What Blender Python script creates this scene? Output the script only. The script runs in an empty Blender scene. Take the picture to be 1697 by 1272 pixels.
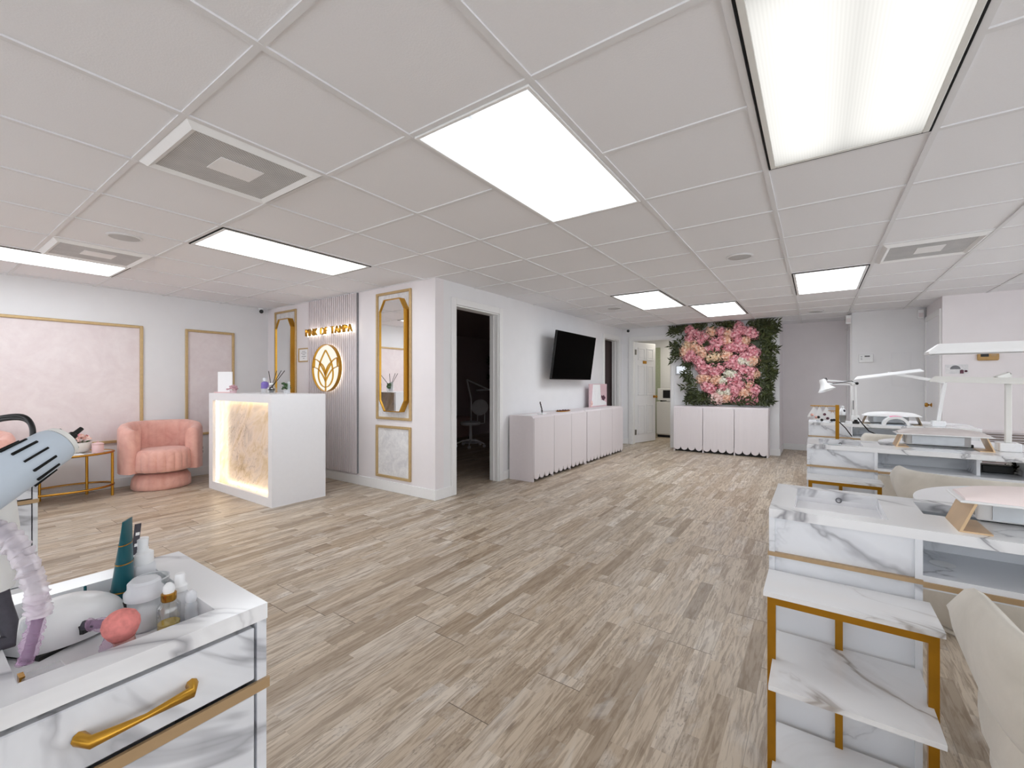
import bpy, bmesh, math, random
from mathutils import Vector, Matrix
PI = math.pi
random.seed(7)
S = bpy.context.scene
COL = S.collection
YAW = .6093; HC = 1.154; T = .6096; H = HC + 1.726 * T
def gx(i): return (i - 1.332) * T
def gy(j): return (j + 2.087) * T

# ------------------------------------------------------------------ node helpers
class N:
    def __init__(s, name):
        s.m = bpy.data.materials.new(name); s.m.use_nodes = True
        s.t = s.m.node_tree; s.t.nodes.clear()
        s.out = s.t.nodes.new('ShaderNodeOutputMaterial')
    def n(s, typ, **kw):
        nd = s.t.nodes.new('ShaderNode' + typ)
        for k, v in kw.items():
            if k in nd.bl_rna.properties and k not in ('inputs',): setattr(nd, k, v)
        return nd
    def link(s, a, b): s.t.links.new(a, b)
    def setin(s, sock, v):
        if hasattr(v, 'is_linked') or isinstance(v, bpy.types.NodeSocket): s.link(v, sock)
        else: sock.default_value = v
    def math(s, op, a, b=0.0, c=0.0, clamp=False):
        nd = s.n('Math'); nd.operation = op; nd.use_clamp = clamp
        for i, v in enumerate((a, b, c)): s.setin(nd.inputs[i], v)
        return nd.outputs[0]
    def obj(s): return s.n('TexCoord').outputs['Object']
    def sep(s, v):
        nd = s.n('SeparateXYZ'); s.link(v, nd.inputs[0]); return nd.outputs
    def comb(s, x, y, z):
        nd = s.n('CombineXYZ')
        for i, v in enumerate((x, y, z)): s.setin(nd.inputs[i], v)
        return nd.outputs[0]
    def mapping(s, v, scale=(1, 1, 1), loc=(0, 0, 0), rot=(0, 0, 0)):
        nd = s.n('Mapping'); s.link(v, nd.inputs[0]); nd.inputs['Scale'].default_value = scale
        nd.inputs['Location'].default_value = loc; nd.inputs['Rotation'].default_value = rot
        return nd.outputs[0]
    def noise(s, v, scale, detail=3, rough=.5, dist=0.0):
        nd = s.n('TexNoise'); s.link(v, nd.inputs['Vector']); nd.inputs['Scale'].default_value = scale
        nd.inputs['Detail'].default_value = detail; nd.inputs['Roughness'].default_value = rough
        nd.inputs['Distortion'].default_value = dist
        return nd.outputs[0]
    def white(s, v):
        nd = s.n('TexWhiteNoise'); nd.noise_dimensions = '3D'; s.link(v, nd.inputs['Vector']); return nd.outputs[0]
    def ramp(s, f, stops, interp='LINEAR'):
        nd = s.n('ValToRGB'); nd.color_ramp.interpolation = interp; e = nd.color_ramp.elements
        while len(e) < len(stops): e.new(.5)
        for el, (p, c) in zip(e, stops):
            el.position = p; el.color = (*c, 1) if len(c) == 3 else c
        s.link(f, nd.inputs[0]); return nd.outputs[0]
    def mix(s, f, a, b, mode='MIX'):
        nd = s.n('Mix'); nd.data_type = 'RGBA'; nd.blend_type = mode
        s.setin(nd.inputs[0], f)
        for k, v in ((6, a), (7, b)):
            s.setin(nd.inputs[k], v if not isinstance(v, tuple) else ((*v, 1) if len(v) == 3 else v))
        return nd.outputs[2]
    def bump(s, h, strength=.3, dist=.01):
        nd = s.n('Bump'); nd.inputs['Strength'].default_value = strength; nd.inputs['Distance'].default_value = dist
        s.link(h, nd.inputs['Height']); return nd.outputs[0]
    def bsdf(s, color, rough=.5, metal=0.0, spec=.5, normal=None, trans=0, emis=None, estr=0, sheen=0, coat=0, alpha=1, ior=1.45):
        p = s.n('BsdfPrincipled')
        s.setin(p.inputs['Base Color'], color if not isinstance(color, tuple) else (*color, 1))
        s.setin(p.inputs['Roughness'], rough); p.inputs['Metallic'].default_value = metal
        p.inputs['Specular IOR Level'].default_value = spec; p.inputs['Transmission Weight'].default_value = trans
        p.inputs['Sheen Weight'].default_value = sheen; p.inputs['Coat Weight'].default_value = coat
        p.inputs['Alpha'].default_value = alpha; p.inputs['IOR'].default_value = ior
        if normal is not None: s.link(normal, p.inputs['Normal'])
        if emis is not None:
            s.setin(p.inputs['Emission Color'], emis if not isinstance(emis, tuple) else (*emis, 1))
            s.setin(p.inputs['Emission Strength'], estr)
        s.link(p.outputs[0], s.out.inputs[0]); return s.m

def lin(r, g, b):
    f = lambda c: (c / 255 / 12.92) if c <= 10 else ((c / 255 + .055) / 1.055) ** 2.4
    return (f(r), f(g), f(b))

def plain(name, rgb, rough=.5, metal=0, spec=.5, noise=.0, nscale=30, bump=0, **kw):
    k = N(name); c = lin(*rgb); nrm = None
    if noise or bump:
        v = k.obj(); nz = k.noise(v, nscale, 4)
        if bump: nrm = k.bump(nz, bump, .002)
        if noise:
            lo = tuple(max(0, x * (1 - noise)) for x in c); hi = tuple(min(1, x * (1 + noise)) for x in c)
            c = k.ramp(nz, [(.3, lo), (.7, hi)])
    return k.bsdf(c, rough, metal, spec, nrm, **kw)

M = {}
M['wall'] = plain('wall_paint', (236, 236, 238), .75, noise=.012, nscale=6)
M['wall_pink'] = plain('wall_paint_blush', (238, 233, 235), .75, noise=.015, nscale=5)
M['wall_dark'] = plain('unlit_room_tone', (150, 134, 135), .8, noise=.03)  # darkness of the unlit room is put into this wall colour
M['trim'] = plain('white_trim_paint', (240, 240, 240), .4, noise=.01)
M['white'] = plain('white_lacquer', (240, 240, 243), .35, noise=.008)
M['white_plastic'] = plain('white_plastic', (240, 241, 242), .3, noise=.01)
M['grey_plastic'] = plain('blue_grey_plastic', (196, 208, 220), .4, noise=.015)
M['ivory'] = plain('ivory_plastic', (232, 232, 228), .45, noise=.01)
M['black'] = plain('black_plastic', (16, 16, 17), .4, noise=.1)
M['blackgap'] = plain('black_gap', (12, 12, 12), .9, noise=.1)
M['screen'] = plain('black_screen', (2, 2, 2), .45, spec=.02, noise=.05)
M['gold'] = plain('brushed_gold', (200, 152, 62), .32, 1, noise=.05, nscale=60)
M['gold_paint'] = plain('gold_painted_wood', (198, 170, 124), .38, .3, noise=.06, nscale=40)
M['gold_dark'] = plain('ochre_gold_metal', (166, 116, 16), .38, .55, noise=.06, nscale=30)
M['strip'] = plain('tan_gold_strip', (180, 152, 116), .4, .2, noise=.04)
M['rosegold'] = plain('rose_gold', (222, 170, 160), .25, .6, noise=.05)
M['legbeige'] = plain('champagne_metal', (216, 186, 148), .35, .35, noise=.08, nscale=12)
M['bronze'] = plain('aged_bronze', (130, 112, 84), .35, .7, noise=.08)
M['steel'] = plain('brushed_steel', (190, 194, 198), .3, .85, noise=.06, nscale=20)
M['hinge'] = plain('nickel', (140, 138, 134), .35, .9, noise=.05)
M['brass'] = plain('brass', (190, 140, 60), .25, 1, noise=.04)
M['teal'] = plain('teal_tube', (14, 82, 92), .28, noise=.05)
M['yellow'] = plain('yellow_oil', (196, 166, 20), .15, noise=.06)
M['olive'] = plain('olive_gold_satin', (150, 138, 48), .4, .2, noise=.1, nscale=25)
M['dark_cloth'] = plain('charcoal_cord', (70, 68, 76), .7, noise=.15, nscale=80)
M['green'] = plain('leaf_green', (62, 92, 52), .5, noise=.3, nscale=14)
M['leaf'] = plain('dark_leaf', (58, 66, 32), .5, noise=.55, nscale=14)
M['leaf_rosy'] = plain('rosy_succulent', (206, 164, 172), .6, noise=.25, nscale=60)
M['purple'] = plain('violet_liquid', (122, 104, 178), .2, noise=.08)
M['reed'] = plain('dark_reed', (44, 36, 34), .7, noise=.1)
M['paper'] = plain('white_card', (245, 245, 246), .6, noise=.008)
M['ink'] = plain('grey_print', (120, 120, 124), .7, noise=.1)
M['pink_card'] = plain('pink_card', (222, 192, 198), .6, noise=.03)
M['plum'] = plain('plum_petals', (92, 56, 70), .7, noise=.2)
M['jar_pink'] = plain('pink_ceramic', (232, 196, 196), .3, noise=.02)
M['bowl'] = plain('stone_white_ceramic', (216, 210, 204), .5, noise=.04)
M['brush_hair'] = plain('coral_bristle', (226, 138, 132), .9, noise=.16, nscale=90, bump=.6)
M['pad_pink'] = plain('pale_pink_leather', (247, 233, 231), .5, noise=.015)
M['pad_grey'] = plain('greige_leather', (216, 208, 206), .5, noise=.02)
M['pad_white'] = plain('white_leather', (244, 244, 244), .45, noise=.01)
M['hotpink'] = plain('hot_pink_plastic', (236, 90, 150), .4, noise=.03)
M['fridge'] = plain('appliance_white', (238, 238, 236), .35, noise=.01)
M['sage'] = plain('sage_wall', (168, 176, 152), .7, noise=.06)
M['tan_plastic'] = plain('tan_timer', (186, 148, 92), .4, noise=.06)
M['tile'] = plain('ceiling_tile', (240, 240, 243), .9, noise=.012, nscale=160, bump=.25)
M['tbar'] = plain('ceiling_grid_metal', (230, 230, 232), .5, noise=.01)
M['grille_bar'] = plain('brown_grille_bar', (120, 104, 98), .5, noise=.1)
M['sofa'] = plain('grey_pink_fabric', (150, 120, 116), .8, noise=.1)
for k_, c_ in dict(p=(240, 162, 182), e=(248, 208, 184), c=(246, 220, 190), w=(246, 244, 234), b=(244, 214, 208)).items():
    q_ = N('petal_' + k_); v_ = q_.obj(); lo_c, hi_c = dict(p=((214, 100, 122), (254, 206, 210)), e=((236, 164, 126), (254, 226, 206)), c=((232, 186, 136), (252, 234, 208)), w=((226, 222, 190), (252, 250, 242)), b=((230, 176, 166), (252, 228, 222)))[k_]
    M['fl_' + k_] = q_.bsdf(q_.ramp(q_.noise(v_, 30, 4), [(.3, lin(*lo_c)), (.68, lin(*hi_c))]), .7, spec=.2)  # noise ramp puts shaded and highlit petal tones into the colour

def velvet(name, a, b, scale=9):
    k = N(name); v = k.obj(); nz = k.noise(v, scale, 5, .6, .6)
    return k.bsdf(k.ramp(nz, [(.3, lin(*a)), (.7, lin(*b))]), .75, sheen=.35, spec=.2, normal=k.bump(k.noise(v, 180, 2), .15, .002))
M['velvet'] = velvet('pink_velvet', (218, 160, 148), (236, 186, 172))
M['suede'] = velvet('beige_suede', (202, 196, 184), (220, 214, 203), 6)

def plaster(name, a, b, scale):
    k = N(name); v = k.obj()
    n1 = k.noise(v, scale, 8, .65, 1.2); n2 = k.noise(v, scale * 5, 5, .6)
    f = k.math('ADD', k.math('MULTIPLY', n1, .7), k.math('MULTIPLY', n2, .3))
    return k.bsdf(k.ramp(f, [(.38, lin(*a)), (.62, lin(*b))]), .6, normal=k.bump(n2, .12, .003))
M['plaster_pink'] = plaster('blush_plaster', (230, 217, 218), (239, 229, 229), 3)
M['plaster_grey'] = plaster('pearl_plaster', (212, 211, 214), (240, 239, 239), 7)

def marble(name, base=(243, 244, 246), vein=(150, 150, 156), sc=2.1, shift=0.0):
    k = N(name); v0 = k.obj(); v = k.mapping(v0, (1, 1, 1), (shift, shift * .7, shift * .3), (.5, .35, .8))
    w = k.noise(v, sc, 5, .55, .9)
    d = k.math('ABSOLUTE', k.math('SUBTRACT', w, .5))
    m = k.noise(v, sc * 1.1, 2, .5)
    wid = k.math('MULTIPLY', k.math('MAXIMUM', k.math('SUBTRACT', m, .36), 0.0), .11)
    ve = k.math('SUBTRACT', 1.0, k.math('DIVIDE', d, k.math('ADD', wid, .0015)), clamp=True)
    soft = k.math('SUBTRACT', 1.0, k.math('DIVIDE', d, k.math('ADD', k.math('MULTIPLY', wid, 4.0), .002)), clamp=True)
    gate = k.ramp(m, [(.4, (0, 0, 0)), (.5, (1, 1, 1))])
    f = k.math('MULTIPLY', k.math('ADD', k.math('MULTIPLY', ve, .65), k.math('MULTIPLY', soft, .3)), gate, clamp=True)
    return k.bsdf(k.mix(f, lin(*base), lin(*vein)), .16, spec=.5)
M['marble'] = marble('white_marble', shift=0.0)
M['marble_b'] = marble('white_marble_shelf', vein=(168, 160, 154), shift=3.7)
M['marble_c'] = marble('white_marble_panel', base=(236, 239, 244), vein=(170, 172, 178), shift=8.1, sc=2.3)

def onyx():
    k = N('onyx_panel'); v = k.mapping(k.obj(), (1, 1, 1), (2.3, .4, 1.1), (0, -.8, 0))
    v2 = k.mapping(v, (1, 1, .45))
    a = k.noise(v2, 3.2, 9, .62, 1.6); b = k.noise(v2, 9, 6, .6, .8)
    base = k.ramp(a, [(.28, lin(176, 150, 120)), (.42, lin(226, 204, 172)), (.52, lin(240, 222, 204)), (.64, lin(214, 200, 186)), (.76, lin(234, 206, 160))])
    d = k.math('ABSOLUTE', k.math('SUBTRACT', b, .5))
    ve = k.ramp(d, [(0, (1, 1, 1)), (.012, (0, 0, 0))])
    g = k.ramp(k.noise(v, 2.2, 2), [(.5, (0, 0, 0)), (.62, (1, 1, 1))])
    f = k.math('MULTIPLY', k.math('MULTIPLY', ve, g), .6)
    return k.bsdf(k.mix(f, base, lin(126, 92, 60)), .25)
M['onyx'] = onyx()

def floor_mat():
    k = N('plank_floor'); v = k.obj(); x, y, z = k.sep(v)
    PW, PL = .182, 1.22
    pi = k.math('FLOOR', k.math('DIVIDE', x, PW))
    poff = k.math('MULTIPLY', k.white(k.comb(pi, 3.3, 1.7)), PL)
    py = k.math('DIVIDE', k.math('ADD', y, poff), PL); pj = k.math('FLOOR', py)
    prnd = k.white(k.comb(pi, pj, 9.1))
    # strips inside each plank : 3 per plank, uneven edges
    fx = k.math('FRACT', k.math('DIVIDE', x, PW))
    r1 = k.math('ADD', .22, k.math('MULTIPLY', k.white(k.comb(pi, pj, 2.2)), .2))
    r2 = k.math('ADD', .58, k.math('MULTIPLY', k.white(k.comb(pi, pj, 4.4)), .2))
    si = k.math('ADD', k.math('GREATER_THAN', fx, r1), k.math('GREATER_THAN', fx, r2))
    sid = k.math('ADD', k.math('MULTIPLY', pi, 3.0), si)
    so = k.math('MULTIPLY', k.white(k.comb(sid, 5.1, .3)), 3.0)
    sl = k.math('DIVIDE', k.math('ADD', y, so), .46)
    sj = k.math('FLOOR', sl)
    # randomly merge neighbouring cells so lengths vary
    sj2 = k.math('FLOOR', k.math('DIVIDE', k.math('ADD', sj, k.math('FLOOR', k.math('MULTIPLY', k.white(k.comb(sid, 1.0, 8.0)), 2.0))), 2.0))
    pick = k.math('GREATER_THAN', k.white(k.comb(sid, 7.7, 2.0)), .5)
    sjj = k.math('ADD', k.math('MULTIPLY', sj, pick), k.math('MULTIPLY', sj2, k.math('SUBTRACT', 1.0, pick)))
    srnd = k.white(k.comb(sid, sjj, pj))
    tone = k.ramp(srnd, [(0, lin(140, 121, 100)), (.18, lin(178, 159, 136)), (.4, lin(198, 181, 159)), (.62, lin(214, 199, 179)), (.8, lin(192, 178, 161)), (1, lin(228, 217, 202))])
    ptone = k.ramp(prnd, [(0, lin(178, 160, 139)), (.5, lin(206, 191, 172)), (1, lin(196, 187, 174))])
    colr = k.mix(.36, tone, ptone)
    seed = k.math('MULTIPLY', srnd, 40.0)
    gv = k.comb(k.math('MULTIPLY', x, 1.0), k.math('MULTIPLY', y, .09), seed)
    g1 = k.noise(gv, 70, 7, .62, .8); g2 = k.noise(k.comb(x, k.math('MULTIPLY', y, .22), seed), 22, 5, .6, 1.5)
    colr = k.mix(k.math('MULTIPLY', k.ramp(g1, [(.4, (1, 1, 1)), (.56, (0, 0, 0))]), .58), colr, lin(126, 105, 84))
    st = k.noise(k.comb(x, k.math('MULTIPLY', y, .035), seed), 46, 4, .6, .4)
    colr = k.mix(k.math('MULTIPLY', k.ramp(st, [(.64, (0, 0, 0)), (.7, (1, 1, 1))]), .5), colr, lin(104, 86, 70))
    dk = k.math('MULTIPLY', k.ramp(g2, [(.62, (0, 0, 0)), (.78, (1, 1, 1))]), .6)
    colr = k.mix(dk, colr, lin(118, 98, 82))
    # whitish weathered patches
    wv = k.noise(k.comb(k.math('MULTIPLY', x, 2.4), k.math('MULTIPLY', y, .9), seed), 2.6, 6, .62, .7)
    colr = k.mix(k.math('MULTIPLY', k.ramp(wv, [(.56, (0, 0, 0)), (.72, (1, 1, 1))]), .5), colr, lin(226, 222, 216))
    # fine cracked flecks on some strips
    cr = k.noise(k.comb(x, k.math('MULTIPLY', y, .35), seed), 120, 3, .6, .5)
    cg = k.math('GREATER_THAN', k.white(k.comb(sid, sjj, 3.0)), .72)
    colr = k.mix(k.math('MULTIPLY', k.math('MULTIPLY', k.ramp(cr, [(.58, (0, 0, 0)), (.66, (1, 1, 1))]), cg), .45), colr, lin(110, 96, 86))
    kn = k.n('TexVoronoi'); k.link(k.comb(k.math('MULTIPLY', x, 5.0), k.math('MULTIPLY', y, 2.2), seed), kn.inputs['Vector']); kn.inputs['Scale'].default_value = 1.0
    colr = k.mix(k.math('MULTIPLY', k.ramp(kn.outputs[0], [(.03, (1, 1, 1)), (.09, (0, 0, 0))]), .6), colr, lin(96, 78, 66))
    # plank seams
    ex = k.math('MINIMUM', fx, k.math('SUBTRACT', 1.0, fx)); fy = k.math('FRACT', py)
    ey = k.math('MULTIPLY', k.math('MINIMUM', fy, k.math('SUBTRACT', 1.0, fy)), PL / PW)
    sx = k.math('MULTIPLY', k.math('LESS_THAN', ex, .006), .45); sy = k.math('LESS_THAN', ey, .009)
    seam = k.math('MAXIMUM', sx, sy)
    colr = k.mix(k.math('MULTIPLY', seam, .8), colr, lin(76, 62, 52))
    rgh = k.math('ADD', .3, k.math('MULTIPLY', g1, .22))
    return k.bsdf(colr, rgh, spec=.42, normal=k.bump(g1, .08, .002))
M['floor'] = floor_mat()

def emit(name, rgb, strength, rgb2=None):
    k = N(name); e = k.n('Emission'); e.inputs[0].default_value = (*rgb, 1); e.inputs[1].default_value = strength
    k.link(e.outputs[0], k.out.inputs[0]); return k.m
M['led_warm'] = emit('led_strip_warm', (1, .84, .6), 4.2)
M['led_sign'] = emit('led_halo', (1, .93, .8), 1.8)
M['acrylic_lit'] = emit('backlit_acrylic', (1, .95, .83), .46)
M['tablet_screen'] = emit('tablet_screen', (.86, .9, .96), .45)

def diffuser(name, peak, low, warm=(1, 1, 1)):
    # ribbed acrylic over two fluorescent tubes: bright bands along the tubes, dimmer between
    k = N(name); x, y, z = k.sep(k.obj())
    band = k.math('COSINE', k.math('MULTIPLY', k.math('SUBTRACT', k.math('ABSOLUTE', x), .145), 15.0))
    band = k.math('MULTIPLY', k.math('ADD', band, 1.0), .5)
    rib = k.math('ADD', .97, k.math('MULTIPLY', k.math('SINE', k.math('MULTIPLY', x, 620.0)), .03))
    ends = k.math('SUBTRACT', 1.0, k.math('MULTIPLY', k.math('POWER', k.math('DIVIDE', k.math('ABSOLUTE', y), .58), 8.0), .5), clamp=True)
    st = k.math('MULTIPLY', k.math('MULTIPLY', k.math('ADD', low, k.math('MULTIPLY', band, peak - low)), rib), ends)
    e = k.n('Emission'); e.inputs[0].default_value = (*warm, 1); k.link(st, e.inputs[1]); k.link(e.outputs[0], k.out.inputs[0]); return k.m
M['diffuser'] = diffuser('light_diffuser', 2.3, .3, (.94, .985, 1.03))
M['diffuser_bright'] = diffuser('light_diffuser_bright', 4.4, 2.6, (.94, .985, 1.03))
M['diffuser_warm'] = diffuser('light_diffuser_aged', .54, .38, (1, .985, .94))

M['kitchen_light'] = emit('kitchen_light', (1, .93, .78), 2.6)
def glass(name, tint=(1, 1, 1), rough=.02, mixf=.12):
    k = N(name); t = k.n('BsdfTransparent'); t.inputs[0].default_value = (*tint, 1)
    g = k.n('BsdfGlossy'); g.inputs['Roughness'].default_value = rough
    lw = k.n('LayerWeight'); lw.inputs[0].default_value = .35
    f = k.math('ADD', mixf, k.math('MULTIPLY', lw.outputs[1], .35))
    m = k.n('MixShader'); k.link(f, m.inputs[0]); k.link(t.outputs[0], m.inputs[1]); k.link(g.outputs[0], m.inputs[2])
    k.link(m.outputs[0], k.out.inputs[0]); return k.m
M['glass'] = glass('clear_glass', (.95, .96, .96))
M['pane'] = glass('window_glass', (1, 1, 1), .01, .02)
def frosted(name, rgb, f):
    k = N(name); t = k.n('BsdfTransparent'); d = k.n('BsdfPrincipled'); d.inputs['Base Color'].default_value = (*lin(*rgb), 1); d.inputs['Roughness'].default_value = .3
    m = k.n('MixShader'); m.inputs[0].default_value = f; k.link(t.outputs[0], m.inputs[1]); k.link(d.outputs[0], m.inputs[2])
    k.link(m.outputs[0], k.out.inputs[0]); return k.m
M['frost'] = frosted('frosted_plastic', (240, 242, 246), .6)
M['clear_plastic'] = frosted('clear_plastic', (236, 240, 244), .3)
M['lilac'] = frosted('lilac_tulle', (226, 182, 222), .32)
M['tulle'] = frosted('pale_lilac_tulle', (244, 234, 242), .55)
k_ = N('mirror_silver'); M['mirror'] = k_.bsdf((.92, .92, .92), .015, 1)

def vent_mat():
    k = N('vent_mesh'); v = k.obj(); x, y, z = k.sep(v)
    sx = k.math('SINE', k.math('MULTIPLY', x, 420.0)); sy = k.math('SINE', k.math('MULTIPLY', y, 420.0))
    f = k.math('GREATER_THAN', k.math('MULTIPLY', sx, sy), .25)
    nz = k.noise(v, 9, 4)
    base = k.ramp(nz, [(.3, lin(196, 197, 198)), (.7, lin(214, 214, 214))])
    return k.bsdf(k.mix(f, base, lin(150, 150, 152)), .5)
M['vent'] = vent_mat()
def flute_mat():
    k = N('fluted_white'); x, y, z = k.sep(k.obj())
    w = k.math('ABSOLUTE', k.math('SINE', k.math('MULTIPLY', x, PI / .0159)))
    return k.bsdf(lin(231, 224, 226), .5, normal=k.bump(w, .35, .006))
M['flute'] = flute_mat()
M['cabinet'] = plain('blush_white_lacquer', (228, 220, 222), .45, noise=.01)

# ------------------------------------------------------------------ mesh builder
class MB:
    def __init__(s): s.b = bmesh.new()
    def bx(s, x0, x1, y0, y1, z0, z1):
        m = Matrix.Translation(((x0 + x1) / 2, (y0 + y1) / 2, (z0 + z1) / 2)) @ Matrix.Diagonal((abs(x1 - x0), abs(y1 - y0), abs(z1 - z0), 1))
        bmesh.ops.create_cube(s.b, size=1, matrix=m); return s
    def obx(s, mat, sx, sy, sz):
        bmesh.ops.create_cube(s.b, size=1, matrix=mat @ Matrix.Diagonal((sx, sy, sz, 1))); return s
    def bar(s, a, b, w, h=None, up=(0, 0, 1)):
        a, b = Vector(a), Vector(b); d = b - a; L = d.length; d.normalize(); up = Vector(up)
        if abs(d.dot(up)) > .98: up = Vector((1, 0, 0))
        x = d.cross(up).normalized(); u = x.cross(d).normalized()
        m = Matrix((x, d, u)).transposed().to_4x4(); m.translation = (a + b) / 2
        return s.obx(m, w, L, h if h else w)
    def prism(s, pts, axis, a0, a1):
        def P(u, v, a): return {'x': (a, u, v), 'y': (u, a, v), 'z': (u, v, a)}[axis]
        v0 = [s.b.verts.new(P(u, v, a0)) for u, v in pts]; v1 = [s.b.verts.new(P(u, v, a1)) for u, v in pts]
        n = len(pts)
        s.b.faces.new(v0); s.b.faces.new(list(reversed(v1)))
        for i in range(n): s.b.faces.new((v0[i], v1[i], v1[(i + 1) % n], v0[(i + 1) % n]))
        return s
    def tube(s, pts, r, n=8, closed=False, cap=True):
        P = [Vector(p) for p in pts]; m = len(P)
        R = r if isinstance(r, (list, tuple)) else [r] * m
        rings = []; prev = None
        for i in range(m):
            if closed: t = P[(i + 1) % m] - P[i - 1]
            else: t = P[min(i + 1, m - 1)] - P[max(i - 1, 0)]
            t.normalize()
            if prev is None:
                u = Vector((0, 0, 1)) if abs(t.z) < .9 else Vector((1, 0, 0))
            else: u = prev
            x = t.cross(u)
            if x.length < 1e-6: x = t.cross(Vector((0, 1, 0)))
            x.normalize(); u = x.cross(t).normalized(); prev = u
            rings.append([s.b.verts.new(P[i] + (x * math.cos(2 * PI * k / n) + u * math.sin(2 * PI * k / n)) * R[i]) for k in range(n)])
        for i in range(m if closed else m - 1):
            A, B = rings[i], rings[(i + 1) % m]
            for k in range(n): s.b.faces.new((A[k], A[(k + 1) % n], B[(k + 1) % n], B[k]))
        if cap and not closed:
            s.b.faces.new(list(reversed(rings[0]))); s.b.faces.new(rings[-1])
        return s
    def lathe(s, prof, n=24, mat=None, sx=1, sy=1, close=True):
        mat = mat or Matrix(); rings = []
        for r, z in prof:
            rings.append([s.b.verts.new(mat @ Vector((r * sx * math.cos(2 * PI * k / n), r * sy * math.sin(2 * PI * k / n), z))) for k in range(n)])
        for A, B in zip(rings, rings[1:]):
            for k in range(n): s.b.faces.new((A[k], A[(k + 1) % n], B[(k + 1) % n], B[k]))
        if close:
            if prof[0][0] > 1e-5: s.b.faces.new(list(reversed(rings[0])))
            if prof[-1][0] > 1e-5: s.b.faces.new(rings[-1])
        return s
    def ball(s, c, r, sx=1, sy=1, sz=1, seg=16, mat=None):
        m = Matrix.Translation(c) @ (mat or Matrix()) @ Matrix.Diagonal((r * sx, r * sy, r * sz, 1))
        bmesh.ops.create_uvsphere(s.b, u_segments=seg, v_segments=max(6, seg // 2), radius=1, matrix=m); return s
    def quad(s, *p):
        s.b.faces.new([s.b.verts.new(q) for q in p]); return s
    def slab(s, xs, ys, z0, z1, holes):
        """slab on a grid of x / y breaks with some cells left out"""
        nx, ny = len(xs) - 1, len(ys) - 1
        full = {(i, j) for i in range(nx) for j in range(ny)} - set(holes)
        V = {}
        def v(i, j, z):
            key = (i, j, z)
            if key not in V: V[key] = s.b.verts.new((xs[i], ys[j], z))
            return V[key]
        for i, j in full:
            s.b.faces.new((v(i, j, z1), v(i + 1, j, z1), v(i + 1, j + 1, z1), v(i, j + 1, z1)))
            s.b.faces.new((v(i, j, z0), v(i, j + 1, z0), v(i + 1, j + 1, z0), v(i + 1, j, z0)))
            for (di, dj, a, b) in ((-1, 0, (i, j + 1), (i, j)), (1, 0, (i + 1, j), (i + 1, j + 1)), (0, -1, (i, j), (i + 1, j)), (0, 1, (i + 1, j + 1), (i, j + 1))):
                if (i + di, j + dj) not in full:
                    s.b.faces.new((v(*a, z0), v(*b, z0), v(*b, z1), v(*a, z1)))
        return s
    def build(s, name, mat, root=None, world=False, smooth=None, bevel=0, seg=2, sub=0):
        if world and root is not None:
            bmesh.ops.transform(s.b, matrix=(Matrix.Translation(root.location) @ root.rotation_euler.to_matrix().to_4x4()).inverted(), verts=s.b.verts)
        bmesh.ops.recalc_face_normals(s.b, faces=s.b.faces)
        me = bpy.data.meshes.new(name); s.b.to_mesh(me); s.b.free()
        me.materials.append(M[mat] if isinstance(mat, str) else mat)
        if smooth is not None:
            me.shade_smooth()
            if smooth < 170: me.set_sharp_from_angle(angle=math.radians(smooth))
        o = bpy.data.objects.new(name, me); COL.objects.link(o)
        if root is not None: o.parent = root
        if bevel:
            m = o.modifiers.new('bevel', 'BEVEL'); m.width = bevel; m.segments = seg; m.limit_method = 'ANGLE'; m.angle_limit = math.radians(40)
        if sub:
            m = o.modifiers.new('sub', 'SUBSURF'); m.levels = m.render_levels = sub
        return o

def ruffled(name, P, rad, mat, root, n=46, amp=.25, seed=0, m_=10):
    random.seed(seed); P = [Vector(p) for p in P]; L = len(P) - 1; Q = []; R = []
    for k in range(n + 1):
        f = k / n * L; i = min(int(f), L - 1); u = f - i
        p0, p1, p2, p3 = P[max(i - 1, 0)], P[i], P[i + 1], P[min(i + 2, L)]
        Q.append(.5 * ((2 * p1) + (p2 - p0) * u + (2 * p0 - 5 * p1 + 4 * p2 - p3) * u * u + (3 * p1 - p0 - 3 * p2 + p3) * u ** 3))
        R.append(rad * (1 + amp * .5 * (random.random() - .5)))
    b = MB().tube(Q, R, m_)
    if amp:
        for v in b.b.verts: v.co += Vector([random.uniform(-1, 1) for _ in range(3)]) * rad * amp
    return b.build(name, mat, root, world=True, smooth=180, sub=1 if amp > .15 else 0)
def tag(o, label, cat, group=None):
    o['label'] = label; o['category'] = cat
    if group: o['group'] = group
    return o
def thing(name, label, cat, loc=(0, 0, 0), rotz=0, group=None):
    o = bpy.data.objects.new(name, None); COL.objects.link(o)
    o.location = loc; o.rotation_euler = (0, 0, rotz); o.empty_display_size = .1
    return tag(o, label, cat, group)
def struct(o): o['kind'] = 'structure'; return o
def dup(root, loc, rotz=None, label=None, group=None):
    r = root.copy(); COL.objects.link(r); r.location = loc
    if rotz is not None: r.rotation_euler = (0, 0, rotz)
    if label: r['label'] = label
    if group: r['group'] = group
    for ch in list(root.children):
        c = ch.copy(); COL.objects.link(c); c.parent = r
        for g in list(ch.children):
            d = g.copy(); COL.objects.link(d); d.parent = c
    return r
def arc(c, r, a0, a1, n): return [(c[0] + r * math.cos(a0 + (a1 - a0) * i / n), c[1] + r * math.sin(a0 + (a1 - a0) * i / n)) for i in range(n + 1)]
def align(a, b):
    """matrix at a whose +z runs to b"""
    a, b = Vector(a), Vector(b); z = (b - a).normalized()
    m = z.to_track_quat('Z', 'Y').to_matrix().to_4x4(); m.translation = a; return m

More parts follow.
